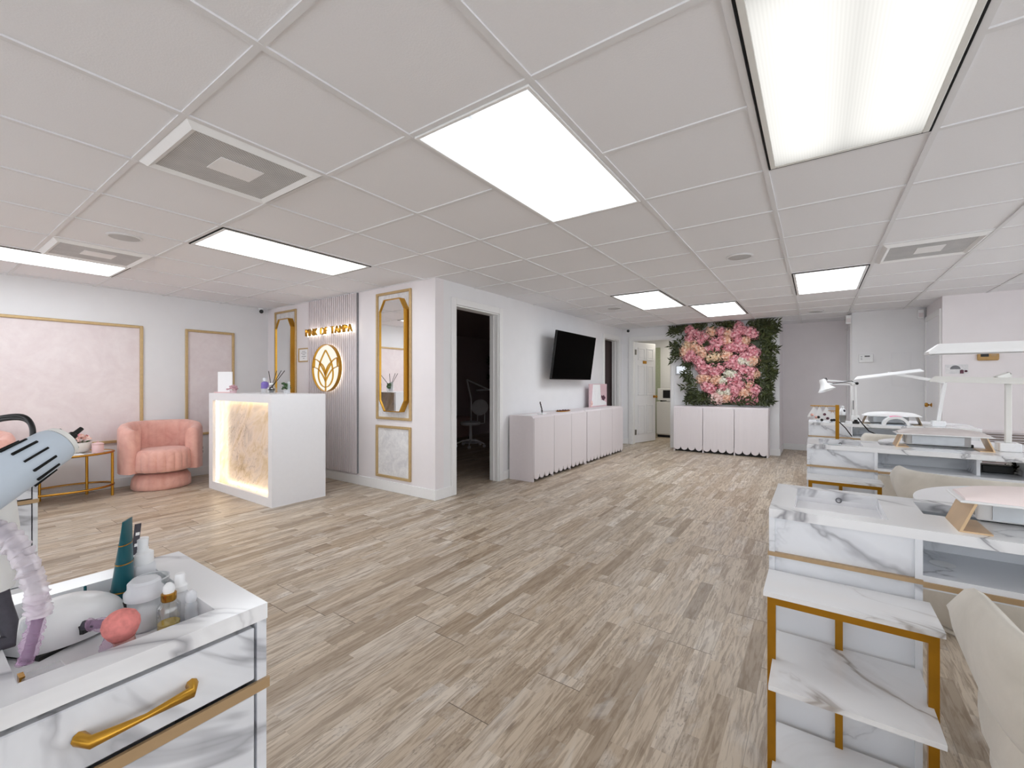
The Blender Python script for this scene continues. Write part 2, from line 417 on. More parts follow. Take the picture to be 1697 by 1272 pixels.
# ------------------------------------------------------------------ the room
XL, XTV, YS, YB = -6.4, -3.09, 3.10, 8.17
YSO, XE = -2.6, 3.2
struct(MB().bx(XL - .15, XE + .15, YSO - .15, 11.3, -.1, 0).build('floor', 'floor'))

# ceiling: tile field with exposed grid bars
lights = [(-1, 0, 'n'), (1, 0, 'w'), (-5, 0, 'b'), (-8, -2, 'b'), (-2, 6, 'b'), (-1, 8, 'b'), (1, 6, 'b')]
b = MB().bx(XL - .15, XE + .15, YSO - .15, 11.3, H + .007, H + .1)
ceil = struct(b.build('ceiling', 'tile'))
b = MB()
for i in range(-9, 8): b.bx(gx(i) - .012, gx(i) + .012, YSO, 9.1 if i > 1 else 10.2, H, H + .0075)
for j in range(-6, 14):
    y = gy(j); 
    b.bx(XL, XE, y - .012, y + .012, H + .0008, H + .0075)
g = b.build('ceiling_grid', 'tbar', ceil)

W = .12
struct(MB().bx(XL - W, XL, YSO, YB, 0, H + .012).build('wall_left', 'wall'))
struct(MB().bx(XL, XTV, YS, YS + W, 0, H + .012).build('wall_reception', 'wall_pink'))
b = MB()
D1, D2 = (3.395, 4.15), (7.29, 7.97); DT = 1.985
b.bx(XTV - W, XTV, YS + W, D1[0], 0, H + .012).bx(XTV - W, XTV, D1[1], D2[0], 0, H + .012).bx(XTV - W, XTV, D2[1], YB, 0, H + .012)
b.bx(XTV - W, XTV, D1[0], D1[1], DT, H + .012).bx(XTV - W, XTV, D2[0], D2[1], DT, H + .012)
struct(b.build('wall_television', 'wall'))
D3 = (-2.885, -2.165)
b = MB().bx(XTV - W, D3[0], YB, YB + W, 0, H + .012).bx(D3[1], -.48, YB, YB + W, 0, H + .012).bx(D3[0], D3[1], YB, YB + W, DT, H + .012)
struct(b.build('wall_back', 'wall'))
struct(MB().bx(-.6, -.48, YB + W, 9.1, 0, H + .012).build('wall_hall_left', 'wall_pink'))
struct(MB().bx(-.6, .56, 9.1, 9.22, 0, H + .012).build('wall_hall', 'wall_pink'))
struct(MB().bx(.44, .56, 8.32, 9.1, 0, H + .012).build('wall_hall_right', 'wall'))
struct(MB().bx(.44, 1.25, 8.2, 8.32, 0, H + .012).build('wall_middle', 'wall'))
struct(MB().bx(1.25, 1.37, 7.39, 8.32, 0, H + .012).build('wall_right_return', 'wall_pink'))
struct(MB().bx(1.25, XE, 7.27, 7.39, 0, H + .012).build('wall_right', 'wall_pink'))
b = MB().bx(XE, XE + W, YSO, 7.39, 0, .35).bx(XE, XE + W, YSO, 7.39, 2.12, H + .012).bx(XE, XE + W, 6.4, 7.39, .35, 2.12)
py_ = [YSO, .3, 2.4, 4.4, 6.28]
for y in py_: b.bx(XE, XE + W, y, y + .12, .35, 2.12)
struct(b.build('wall_east', 'wall'))
for n_, (y0, y1) in enumerate(zip(py_, py_[1:])):  # unseen windows, added to bring daylight to the right-hand side
    w = MB()
    for (a, c, d, e) in ((y0 + .12, y0 + .17, .35, 2.12), (y1 - .05, y1, .35, 2.12), (y0 + .17, y1 - .05, .35, .4), (y0 + .17, y1 - .05, 2.07, 2.12)): w.bx(XE + .03, XE + .08, a, c, d, e)
    w = struct(w.build('window_%d' % (n_ + 6), 'trim'))
    MB().bx(XE + .052, XE + .058, y0 + .17, y1 - .05, .4, 2.07).build('pane', 'pane', w)
# unseen storefront behind the camera, its windows added to let daylight in
b = MB().bx(XL - W, XE + W, YSO - W, YSO, 0, .35).bx(XL - W, XE + W, YSO - W, YSO, 2.12, H + .012)
px_ = [XL - W, -4.5, -2.6, -.7, 1.2, XE]
for x in px_: b.bx(x, x + .12, YSO - W, YSO, .35, 2.12)
struct(b.build('wall_south', 'wall'))
for n_, (x0, x1) in enumerate(zip(px_, px_[1:])):
    w = MB()
    for (a, c, d, e) in ((x0 + .12, x0 + .17, .35, 2.12), (x1 - .05, x1, .35, 2.12), (x0 + .17, x1 - .05, .35, .4), (x0 + .17, x1 - .05, 2.07, 2.12)): w.bx(a, c, YSO - .08, YSO - .03, d, e)
    w = struct(w.build('window_%d' % (n_ + 1), 'trim'))
    MB().bx(x0 + .17, x1 - .05, YSO - .058, YSO - .052, .4, 2.07).build('pane', 'pane', w)
# unlit treatment room behind the television wall
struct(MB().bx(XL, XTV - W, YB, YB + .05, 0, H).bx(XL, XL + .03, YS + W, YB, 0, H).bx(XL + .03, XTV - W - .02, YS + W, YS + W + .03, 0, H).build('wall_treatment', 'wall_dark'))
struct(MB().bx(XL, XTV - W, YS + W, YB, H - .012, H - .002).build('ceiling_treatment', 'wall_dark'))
# kitchenette behind the back wall
struct(MB().bx(-3.6, -3.5, YB + W, 10.3, 0, H).bx(-3.6, -.6, 10.3, 10.42, 0, H).bx(-1.55, -1.45, YB + W, 10.3, 0, H).build('wall_kitchenette', 'wall'))
struct(MB().bx(-3.5, -2.97, 10.26, 10.3, 0, 2.0).build('trim_1', 'sage'))

# baseboards and casings
bh, bt = .105, .014
def trim(name, *boxes, mat='trim', bev=.003):
    b = MB()
    for q in boxes: b.bx(*q)
    return struct(b.build(name, mat, bevel=bev, seg=1))
trim('baseboard_left', (XL, XL + bt, YSO, YS, 0, bh))
trim('baseboard_reception', (XL, XTV + bt, YS - bt, YS, 0, bh))
trim('baseboard_television', (XTV, XTV + bt, YS, D1[0] - .065, 0, bh), (XTV, XTV + bt, D1[1] + .075, D2[0] - .07, 0, bh), (XTV, XTV + bt, D2[1] + .07, YB, 0, bh))
trim('baseboard_back', (XTV, D3[0] - .07, YB - bt, YB, 0, bh), (D3[1] + .055, -.48, YB - bt, YB, 0, bh), (-.48, -.48 + bt, YB, 9.1, 0, bh))
trim('baseboard_hall', (-.466, .44, 9.1 - bt, 9.1, 0, bh))
trim('baseboard_right', (.44, 1.25, 8.2 - bt, 8.2, 0, bh), (1.25 - bt, 1.25, 7.27, 7.32, 0, bh), (1.25, XE, 7.27 - bt, 7.27, 0, bh))
def casing_x(name, X, y0, y1, top, w=.07, d=.018, depth=W, sgn=1):
    b = MB(); a, c = (X, X + d * sgn)
    b.bx(a, c, y0 - w, y0, 0, top + w).bx(a, c, y1, y1 + w, 0, top + w).bx(a, c, y0, y1, top, top + w)
    a2, c2 = X - (depth + .004) * sgn, X
    b.bx(a2, c2, y0, y0 + .016, 0, top).bx(a2, c2, y1 - .016, y1, 0, top).bx(a2, c2, y0 + .016, y1 - .016, top - .016, top)
    b.bx(X - .07 * sgn, X - .055 * sgn, y0 + .016, y0 + .028, 0, top - .016).bx(X - .07 * sgn, X - .055 * sgn, y1 - .028, y1 - .016, 0, top - .016)
    return struct(b.build(name, 'trim', bevel=.003, seg=1))
casing_x('trim_2', XTV, D1[0], D1[1], DT)
casing_x('trim_3', XTV, D2[0], D2[1], DT)
b = MB()
for q in ((D3[0] - .07, D3[0], YB - .018, YB, 0, DT + .07), (D3[1], D3[1] + .055, YB - .018, YB, 0, DT + .07), (D3[0], D3[1], YB - .018, YB, DT, DT + .07),
          (D3[0], D3[0] + .016, YB, YB + W, 0, DT), (D3[1] - .016, D3[1], YB, YB + W, 0, DT), (D3[0] + .016, D3[1] - .016, YB, YB + W, DT - .016, DT)): b.bx(*q)
struct(b.build('trim_4', 'trim', bevel=.003, seg=1))
# closed doors on the right (hall side and side wall)
def flush_door(name, X, y0, y1, knob_y, num):
    b = MB()
    for q in ((X - .02, X, y0 - .07, y0, 0, 2.07), (X - .02, X, y1, y1 + .07, 0, 2.07), (X - .02, X, y0, y1, 2.0, 2.07)): b.bx(*q)
    struct(b.build('trim_%d' % num, 'trim', bevel=.003, seg=1))
    d = struct(MB().bx(X - .008, X - .0005, y0, y1, .01, 2.0).build(name, 'white'))
    if knob_y is None: return
    k = MB().lathe([(.026, 0), (.026, .008), (.01, .012), (.01, .03), (.026, .04), (.03, .055), (.02, .068), (0, .07)], 16, Matrix.Translation((X - .008, knob_y, .88)) @ Matrix.Rotation(-PI / 2, 4, 'Y'))
    k.build('knob', 'brass', d, smooth=40)
flush_door('door_2', 1.25, 7.37, 8.12, 7.8, 5)
flush_door('door_3', .44, 8.3, 9.02, None, 6)

# open panel door into the kitchenette
L_ = .70; th = math.atan2(.93, .26)
dr = bpy.data.objects.new('door_1', None); COL.objects.link(dr); dr.location = (D3[0] + .02, YB + .10, 0); dr.rotation_euler = (0, 0, th); struct(dr)
MB().bx(0, L_, 0, .035, .012, 1.965).build('door_leaf', 'white', dr, bevel=.003, seg=1)
b = MB()
for (x0, x1) in ((.09, .32), (.38, .61)):
    for (z0, z1) in ((.17, .75), (.93, 1.52), (1.62, 1.86)):
        for (q0, q1, r0, r1) in ((x0, x1, z0, z0 + .025), (x0, x1, z1 - .025, z1), (x0, x0 + .025, z0, z1), (x1 - .025, x1, z0, z1)):
            b.bx(q0, q1, -.008, 0, r0, r1)
        b.bx(x0 + .05, x1 - .05, -.006, 0, z0 + .05, z1 - .05)
b.build('raised_panel', 'white', dr, bevel=.004, seg=2)
MB().lathe([(.03, 0), (.03, .008), (.011, .012), (.011, .035), (.028, .045), (.031, .06), (.02, .072), (0, .074)], 16, Matrix.Translation((L_ - .06, 0, .9)) @ Matrix.Rotation(PI / 2, 4, 'X')).build('knob', 'brass', dr, smooth=40)
MB().bx(.25, .37, -.012, -.0005, 1.555, 1.61).build('name_plate', 'brass', dr, bevel=.002)
for z in (.17, 1.72): MB().bx(-.012, .03, -.012, .002, z, z + .1).build('hinge', 'hinge', dr)

# ------------------------------------------------------------------ ceiling fittings
def light_proto(kind, label, loc):
    t = thing('ceiling_light', label, 'ceiling light', loc, 0, 'two by four foot ceiling lights')
    w, l = T / 2 - .014, T - .014
    if kind != 'n':
        e = .008
        b = MB()
        for q in ((-w, -w + e, -l, l), (w - e, w, -l, l), (-w + e, w - e, -l, -l + e), (-w + e, w - e, l - e, l)): b.bx(*q, -.004, .006)
        b.build('shadow_gap', 'blackgap', t)
        w -= e; l -= e
    f = .022 if kind != 'n' else .016
    b = MB()
    for q in ((-w, -w + f, -l, l), (w - f, w, -l, l), (-w + f, w - f, -l, -l + f), (-w + f, w - f, l - f, l)): b.bx(*q, -.006, .006)
    b.build('frame', 'ivory' if kind == 'w' else 'trim', t, bevel=.002, seg=1)
    MB().bx(-w + f, w - f, -l + f, l - f, -.003, .006).build('diffuser', {'w': 'diffuser_warm', 'n': 'diffuser', 'b': 'diffuser_bright'}[kind], t)
    return t
def lp(i, j): return (gx(i) + T / 2, gy(j) + T, H)
light_proto('n', 'large white framed ceiling light in the middle foreground of the ceiling', lp(-1, 0))
light_proto('w', 'aged cream framed ribbed ceiling light nearest the camera, over the marble tables', lp(1, 0))
lb = light_proto('b', 'long ceiling light over the floor in front of the reception desk', lp(-5, 0))
dup(lb, lp(-8, -2), None, 'ceiling light beside the left wall next to a vent')
dup(lb, lp(-2, 6), None, 'ceiling light in front of the television wall at the far end')
dup(lb, lp(-1, 8), None, 'farthest ceiling light, just before the flower wall')
dup(lb, lp(1, 6), None, 'ceiling light over the farthest nail table, black gaps at its sides')
kl = dup(lb, (-2.5, 9.3, H), None, 'ceiling light inside the kitchenette beyond the open door')
for ch in kl.children:
    if ch.name.startswith('diffuser'): ch.data = ch.data.copy(); ch.data.materials[0] = M['kitchen_light']

def vent(i, j, label):
    t = thing('ceiling_vent', label, 'vent', (gx(i) + T / 2, gy(j) + T / 2, H), 0, 'square ceiling vents')
    w = T / 2 - .012
    b = MB()
    for sgn in (-1, 1):
        b.prism([(-w, 0), (w, 0), (w - .05, -.018), (-w + .05, -.018)], 'y', sgn * w, sgn * (w - .05)) if False else None
    # sloped picture-frame rim
    o = [(-w, -w, .004), (w, -w, .004), (w, w, .004), (-w, w, .004)]; i1 = [(-w + .03, -w + .03, -.02), (w - .03, -w + .03, -.02), (w - .03, w - .03, -.02), (-w + .03, w - .03, -.02)]
    i2 = [(x * (w - .055) / (w - .03), y * (w - .055) / (w - .03), -.004) for x, y, z in i1]
    V = [[b.b.verts.new(p) for p in ring] for ring in (o, i1, i2)]
    for A, B in zip(V, V[1:]):
        for q in range(4): b.b.faces.new((A[q], A[(q + 1) % 4], B[(q + 1) % 4], B[q]))
    b.build('rim', 'trim', t)
    MB().bx(-w + .05, w - .05, -w + .05, w - .05, -.006, .003).build('mesh_panel', 'vent', t)
    MB().bx(-.07, .09, -.09, .1, -.009, -.006).build('paper_patch', 'paper', t, None)
    return t
v1 = vent(-3, -1, 'large square ceiling vent nearest the camera on the left')
dup(v1, (gx(-7) + T / 2, gy(-1) + T / 2, H), None, 'ceiling vent beside the far left ceiling light')
dup(v1, (gx(2) + T / 2, gy(5) + T / 2, H), None, 'ceiling vent on the right, over the middle nail table')
sp = None
for (x, y, lab) in ((-5.36, -.49, 'round ceiling speaker between the left vents'), (.48, 4.55, 'round ceiling speaker nearest the right hand side lights'), (-2.45, 7.42, 'small round ceiling speaker above the television wall'), (1.33, 10.6, 'round ceiling speaker near the hallway')):
    loc = (gx(x), gy(y), H + .0065)
    if sp is None:
        sp = thing('ceiling_speaker', lab, 'speaker', loc, 0, 'round ceiling speakers')
        MB().lathe([(.1, 0), (.102, -.006), (.09, -.011), (.088, -.008), (0, -.008)], 32).build('rim', 'tbar', sp, smooth=30)
        MB().lathe([(.087, -.0085), (.05, -.0115), (0, -.0125)], 32, close=False).build('grille', 'vent', sp, smooth=60)
    else: dup(sp, loc, None, lab)

# ------------------------------------------------------------------ wall dressings
def frame_y(name, label, x0, x1, z0, z1, Y, panel, w=.028):
    t = thing(name, label, 'wall moulding', ((x0 + x1) / 2, Y, z0), 0, 'gold framed wall panels')
    b = MB()
    for (a, c, d, e) in ((x0, x0 + w, z0, z1), (x1 - w, x1, z0, z1), (x0 + w, x1 - w, z0, z0 + w), (x0 + w, x1 - w, z1 - w, z1)): b.bx(a, c, Y - .022, Y, d, e)
    b.build('moulding', 'gold_paint', t, world=True, bevel=.006, seg=2)
    MB().bx(x0 + w, x1 - w, Y - .003, Y - .0003, z0 + w, z1 - w).build('plaster_panel', panel, t, world=True)
    return t
def frame_x(name, label, y0, y1, z0, z1, X, panel, w=.03):
    t = thing(name, label, 'wall moulding', (X, (y0 + y1) / 2, z0), 0, 'gold framed wall panels')
    b = MB()
    for (a, c, d, e) in ((y0, y0 + w, z0, z1), (y1 - w, y1, z0, z1), (y0 + w, y1 - w, z0, z0 + w), (y0 + w, y1 - w, z1 - w, z1)): b.bx(X, X + .022, a, c, d, e)
    b.build('moulding', 'gold_paint', t, world=True, bevel=.006, seg=2)
    MB().bx(X + .0003, X + .003, y0 + w, y1 - w, z0 + w, z1 - w).build('plaster_panel', panel, t, world=True)
    return t
frame_x('wall_frame', 'wide gold moulded frame with blush plaster behind the oval table', -.75, 1.69, .5, 1.825, XL, 'plaster_pink')
frame_x('wall_frame', 'narrow gold moulded frame with blush plaster behind the pink armchair', 2.1, 2.655, .51, 1.835, XL, 'plaster_pink')
frame_y('wall_frame', 'tall gold moulded frame around the mirror left of the sign, beside the corner', -6.19, -5.64, .77, 2.15, YS, 'plaster_grey')
frame_y('wall_frame', 'tall gold moulded frame around the mirror right of the sign', -3.985, -3.425, .77, 2.145, YS, 'plaster_grey')
frame_y('wall_frame', 'low gold moulded frame with grey plaster under the right mirror', -3.99, -3.43, .14, .705, YS, 'plaster_grey')

def mirror(label, x0, x1, z0, z1, Y):
    t = thing('wall_mirror', label, 'mirror', ((x0 + x1) / 2, Y, z0), 0, 'elongated octagonal mirrors')
    c = .075; d = .07
    def octo(e): return [(x0 + c + e * .4, z0 + e), (x1 - c - e * .4, z0 + e), (x1 - e, z0 + c * 1.6 + e * .4), (x1 - e, z1 - c * 1.6 - e * .4), (x1 - c - e * .4, z1 - e), (x0 + c + e * .4, z1 - e), (x0 + e, z1 - c * 1.6 - e * .4), (x0 + e, z0 + c * 1.6 + e * .4)]
    o, i = octo(0), octo(.009); b = MB()
    R = [[b.b.verts.new((x, y, z)) for x, z in pts] for pts, y in ((o, Y), (o, Y - d), (i, Y - d), (i, Y - d + .012))]
    for A, B in zip(R, R[1:]):
        for k in range(8): b.b.faces.new((A[k], A[(k + 1) % 8], B[(k + 1) % 8], B[k]))
    b.build('frame', 'gold', t, world=True)
    b = MB(); b.b.faces.new([b.b.verts.new((x, Y - d + .012, z)) for x, z in i]); b.build('mirror_glass', 'mirror', t, world=True)
    b = MB(); b.prism(octo(.006), 'y', Y - .002, Y - d + .016); b.build('backing', 'reed', t, world=True)
    return t
mirror('gold octagonal mirror on the left of the sign, partly behind the desk', -6.06, -5.66, .83, 2.03, YS - .004)
mirror('gold octagonal mirror on the right of the sign reflecting the windows', -3.86, -3.46, .86, 2.05, YS - .004)

# fluted panel
t = thing('fluted_wall_panel', 'blush white fluted slat panel on the wall behind the reception desk', 'wall panel', (-4.82, YS, .125))
b = MB().bx(-5.33, -4.32, YS - .009, YS, .125, H - .004)
n_ = 25; sw = 1.01 / n_
for k in range(n_):
    x0 = -5.33 + k * sw
    b.prism([(x0 + .003, YS - .008), (x0 + .004, YS - .028), (x0 + sw - .014, YS - .028), (x0 + sw - .013, YS - .008)], 'z', .125, H - .006)
b.build('slats', 'cabinet', t, world=True)
MB().bx(-4.32, -4.316, YS - .02, YS, .125, H - .004).build('edge_strip', 'ink', t, world=True)

# lettering
def glyph(ch, size, extrude, offset=0):
    cu = bpy.data.curves.new('g', 'FONT'); cu.body = ch; cu.size = size; cu.extrude = extrude; cu.offset = offset; cu.resolution_u = 3
    o = bpy.data.objects.new('g', cu); COL.objects.link(o)
    dg = bpy.context.evaluated_depsgraph_get(); me = bpy.data.meshes.new_from_object(o.evaluated_get(dg))
    bpy.data.objects.remove(o); return me
t = thing('wall_sign', 'gold halo lit capital lettering across the top of the fluted panel', 'sign', (-4.78, YS - .04, 1.75))
text = 'PINK OF TAMPA'; xs = []; cur = 0; ms = []
for ch in text:
    if ch == ' ': cur += .055; continue
    me = glyph(ch, .128, .012, -.0014); lo = min(v.co.x for v in me.vertices); hi = max(v.co.x for v in me.vertices)
    ms.append((ch, me, cur - lo)); cur += hi - lo + .016
tot = cur - .016; x0 = -5.275; wid = .955; sc = wid / tot
for ch, me, off in ms:
    # stand each letter up and face the room (-Y)
    me.transform(Matrix.Translation((x0, YS - .085, 1.752)) @ Matrix.Diagonal((sc, 1, 1, 1)) @ Matrix.Translation((off, 0, 0)) @ Matrix.Rotation(PI / 2, 4, 'X'))
    me.transform(Matrix.Translation(-Vector(t.location)))
    me.name = 'letter'; me.materials.clear(); me.materials.append(M['gold'])
    o = bpy.data.objects.new('letter', me); COL.objects.link(o); o.parent = t
    m2 = glyph(ch, .128, .004, .0035)
    m2.transform(Matrix.Translation((x0, YS - .056, 1.752)) @ Matrix.Diagonal((sc, 1, 1, 1)) @ Matrix.Translation((off, 0, 0)) @ Matrix.Rotation(PI / 2, 4, 'X'))
    m2.transform(Matrix.Translation(-Vector(t.location))); m2.name = 'letter_backlight'; m2.materials.clear(); m2.materials.append(M['led_sign'])
    o2 = bpy.data.objects.new('letter_backlight', m2); COL.objects.link(o2); o2.parent = o

# round emblem
cx, cz, rr = -4.845, 1.347, .285
t = thing('wall_emblem', 'round gold backlit lotus emblem on the fluted panel below the lettering', 'emblem', (cx, YS - .04, cz - rr))
Y0 = YS - .092
def circ(r, y, n=64): return [(cx + r * math.cos(2 * PI * k / n), y, cz + r * math.sin(2 * PI * k / n)) for k in range(n)]
b = MB(); rings = [circ(rr, Y0), circ(rr, YS - .05), circ(rr - .008, YS - .05), circ(rr - .008, Y0)]
V = [[b.b.verts.new(p) for p in r] for r in rings]
for q in range(4):
    A, B = V[q], V[(q + 1) % 4]
    for k in range(64): b.b.faces.new((A[k], A[(k + 1) % 64], B[(k + 1) % 64], B[k]))
b.build('ring', 'gold', t, world=True, smooth=40)
b = MB(); b.b.faces.new([b.b.verts.new(p) for p in circ(rr - .012, YS - .07)]); b.build('lit_face', 'acrylic_lit', t, world=True)
b = MB(); b.tube(circ(rr - .008, YS - .046), .004, 6, closed=True); b.build('halo_light', 'led_sign', t, world=True)
def bez(p0, p1, p2, n=14):
    return [tuple((1 - a) ** 2 * p0[i] + 2 * a * (1 - a) * p1[i] + a * a * p2[i] for i in range(2)) for a in [k / n for k in range(n + 1)]]
curves = [bez((0, .78), (-.36, .38), (-.44, .2)) + bez((-.44, .2), (-.62, -.25), (-.5, -.5)) + bez((-.5, -.5), (-.34, -.82), (0, -.84)),
          bez((0, -.24), (-.1, .12), (-.42, .24)) + bez((-.42, .24), (-.62, .38), (-.84, .42)), [(-.84, .42), (-.87, .05)],
          bez((-.98, .06), (-.5, 0), (-.36, -.18)) + bez((-.36, -.18), (-.12, -.38), (0, -.6)), bez((-.44, .2), (-.12, -.1), (0, -.36))]
def petal(c, name='petal_line'):
    b = MB(); P = [(cx + u * (rr - .006), Y0 + .009, cz + v * (rr - .008)) for u, v in c]
    Q = [P[0]] + [p for a, p in zip(P, P[1:]) if (Vector(a) - Vector(p)).length > .002]
    for a, d in zip(Q, Q[1:]): b.bar(a, d, .0062, .018, up=(0, 1, 0))
    b.build(name, 'gold', t, world=True)
for c in curves: petal(c); petal([(-u, v) for u, v in c])
petal([(0, -.24), (0, -.99)], 'stem_line')

# framed certificate
t = thing('framed_certificate', 'small gold framed certificate between the left mirror and the fluted panel', 'certificate', (-5.46, YS, 1.44))
b = MB()
for q in ((-5.58, -5.565, 1.44, 1.62), (-5.355, -5.34, 1.44, 1.62), (-5.565, -5.355, 1.44, 1.455), (-5.565, -5.355, 1.605, 1.62)): b.bx(q[0], q[1], YS - .016, YS - .0005, q[2], q[3])
b.build('frame', 'gold_paint', t, world=True)
MB().bx(-5.565, -5.355, YS - .008, YS - .001, 1.455, 1.605).build('sheet', 'paper', t, world=True)
b = MB()
for k, (a, c) in enumerate(((-5.5, -5.42), (-5.52, -5.4), (-5.49, -5.43), (-5.51, -5.41), (-5.48, -5.44))): b.bx(a, c, YS - .0095, YS - .0078, 1.575 - k * .022, 1.580 - k * .022)
b.build('print', 'ink', t, world=True)

def camera(label, p, d):
    t = thing('security_camera', label, 'security camera', p)
    p = Vector(p); d = Vector(d).normalized()
    MB().lathe([(.035, .0), (.035, -.014), (.02, -.022)], 20).build('mount', 'white_plastic', t, smooth=40)
    c = Vector((0, 0, -.045)); m = align(c - d * .02, c + d * .05)
    MB().ball(c, .03).lathe([(.026, -.01), (.03, .02), (.03, .05), (.026, .056)], 20, m).build('body', 'white_plastic', t, smooth=40)
    MB().lathe([(.026, .0565), (.024, .06), (.012, .062), (0, .062)], 20, m).build('lens', 'black', t, smooth=40)
camera('small white security camera in the corner beside the left mirror', (-6.33, 2.97, H), (.9, -.35, -.12))
camera('small white security camera in the corner above the kitchenette door', (-2.93, 8.06, H), (.35, -.9, -.1))
def sensor(label, p, ax):
    t = thing('motion_sensor', label, 'motion sensor', p)
    MB().bx(-.035, .035, -.05, 0, -.13, 0).build('housing', 'white_plastic', t, bevel=.012, seg=3)
    MB().bx(-.024, .024, -.054, -.048, -.11, -.05).build('lens', 'cabinet', t, bevel=.002)
sensor('white motion sensor at the ceiling beside the hallway opening', (.40, 8.195, H - .03), 0)
sensor('white motion sensor at the ceiling beside the far right door', (1.19, 8.195, H - .02), 0)
# thermostat, hatch, timer, poster, outlet, keypad
t = thing('thermostat', 'white wall thermostat with a small grey display', 'thermostat', (.60, 8.2, 1.47))
MB().bx(.52, .685, 8.172, 8.2, 1.47, 1.59).build('body', 'white_plastic', t, world=True, bevel=.006)
MB().bx(.585, .645, 8.169, 8.172, 1.548, 1.568).build('display', 'ink', t, world=True)
b = MB()
for k in range(3): b.bx(.54, .56, 8.1695, 8.172, 1.51 + k * .022, 1.516 + k * .022)
b.build('button', 'ink', t, world=True)
t = thing('access_panel', 'flush painted access hatch low on the wall right of the thermostat', 'hatch', (.99, 8.2, 1.12))
MB().bx(.89, 1.095, 8.19, 8.2, 1.12, 1.6).build('cover', 'wall', t, world=True, bevel=.002)
MB().bx(.905, 1.08, 8.187, 8.19, 1.135, 1.585).build('inset', 'wall', t, world=True, bevel=.002)
t = thing('wall_timer', 'tan timer with a black display on the right wall', 'timer', (1.62, 7.27, 1.43))
MB().bx(1.54, 1.715, 7.235, 7.27, 1.425, 1.53).build('body', 'tan_plastic', t, world=True, bevel=.015, seg=3)
MB().bx(1.565, 1.63, 7.231, 7.236, 1.468, 1.505).build('display', 'black', t, world=True)
MB().bx(1.65, 1.69, 7.231, 7.236, 1.475, 1.5).build('button', 'strip', t, world=True)
t = thing('wall_picture', 'small grey landscape card pinned on the right wall beside the door', 'picture', (1.37, 7.27, 1.275))
MB().bx(1.275, 1.47, 7.262, 7.27, 1.275, 1.385).build('card', 'plaster_grey', t, world=True)
b = MB().ball((1.415, 7.258, 1.308), .016, 1, .2, 1).bx(1.4, 1.43, 7.256, 7.262, 1.278, 1.3).ball((1.45, 7.258, 1.305), .013, 1, .2, 1)
b.build('dark_motif', 'plum', t, world=True)
b = MB().prism(arc((1.36, 1.33), .045, 0, PI, 10), 'y', 7.26, 7.262); b.build('grey_motif', 'ink', t, world=True)
t = thing('power_outlet', 'white wall outlet low beside the pink armchair', 'outlet', (XL, 2.28, .27))
MB().bx(XL + .0005, XL + .007, 2.24, 2.315, .265, .375).build('plate', 'white_plastic', t, world=True, bevel=.003)
b = MB()
for z in (.297, .345): b.bx(XL + .0065, XL + .009, 2.262, 2.293, z - .015, z + .015)
b.build('socket', 'ink', t, world=True)
t = thing('wall_tablet', 'small wall mounted tablet with a bright screen left of the flower wall', 'tablet', (-1.97, YB, 1.32))
MB().bx(-2.075, -1.875, YB - .025, YB - .0005, 1.325, 1.485).build('body', 'steel', t, world=True, bevel=.005)
MB().bx(-2.06, -1.89, YB - .027, YB - .0252, 1.345, 1.47).build('screen', 'tablet_screen', t, world=True)
# wall return grille behind the tables
t = thing('return_air_grille', 'wide horizontal slatted return air grille low on the right wall', 'grille', (1.75, 7.27, .13))
b = MB()
for q in ((1.38, 2.15, .12, .15), (1.38, 2.15, .6, .63), (1.38, 1.405, .15, .6), (2.125, 2.15, .15, .6)): b.bx(q[0], q[1], 7.25, 7.27, q[2], q[3])
b.build('frame', 'cabinet', t, world=True)
b = MB()
for k in range(15): b.bx(1.405, 2.125, 7.252, 7.262, .165 + k * .029, .175 + k * .029)
b.build('slats', 'grille_bar', t, world=True)

# ------------------------------------------------------------------ reception desk
dx0, dx1, dy0, dy1, dz = -5.53, -4.145, 2.04, 2.58, 1.05
t = thing('reception_desk', 'white reception desk with a lit onyx front panel', 'desk', ((dx0 + dx1) / 2, (dy0 + dy1) / 2, 0))
fx0, fx1, fz0, fz1 = dx0 + .095, dx1 - .07, .085, .975
b = MB()
b.bx(dx1 - .03, dx1, dy0 + .09, dy1, 0, dz)            # right side
b.bx(dx0, dx0 + .03, dy0 + .09, dy1, 0, dz)            # left side
b.bx(dx0, dx1, dy0, dy0 + .03, fz1, dz).bx(dx0, dx1, dy0, dy0 + .03, 0, fz0).bx(dx0, fx0, dy0, dy0 + .03, fz0, fz1).bx(fx1, dx1, dy0, dy0 + .03, fz0, fz1)
b.bx(dx0, dx0 + .03, dy0 + .03, dy0 + .09, 0, dz).bx(dx1 - .03, dx1, dy0 + .03, dy0 + .09, 0, dz)
b.build('carcass', 'white', t, world=True)
MB().bx(dx0, dx1, dy0, dy1, dz, dz + .005).build('counter_top', 'white', t, world=True)
MB().bx(dx0 + .03, dx1 - .03, dy0 + .095, dy0 + .105, 0, dz).build('onyx_panel', 'onyx', t, world=True)
Yl = dy0 + .042
for a, c in (((fx0 - .022, Yl, fz0), (fx0 - .022, Yl, fz1)), ((fx1 + .022, Yl, fz0), (fx1 + .022, Yl, fz1)), ((fx0, Yl, fz0 - .022), (fx1, Yl, fz0 - .022)), ((fx0, Yl, fz1 + .022), (fx1, Yl, fz1 + .022))):
    MB().tube([a, c], .007, 6).build('led_strip', 'led_warm', t, world=True)
DZ = dz + .005
t = thing('sign_holder', 'white upright card holder standing on the left of the reception desk', 'sign holder', (-5.4, 2.15, DZ))
MB().bx(-.1, .1, -.045, .045, 0, .012).build('base', 'jar_pink', t, bevel=.003)
MB().bx(-.085, .085, -.006, .006, .012, .235).build('card', 'paper', t)
t.rotation_euler = (0, 0, .5)
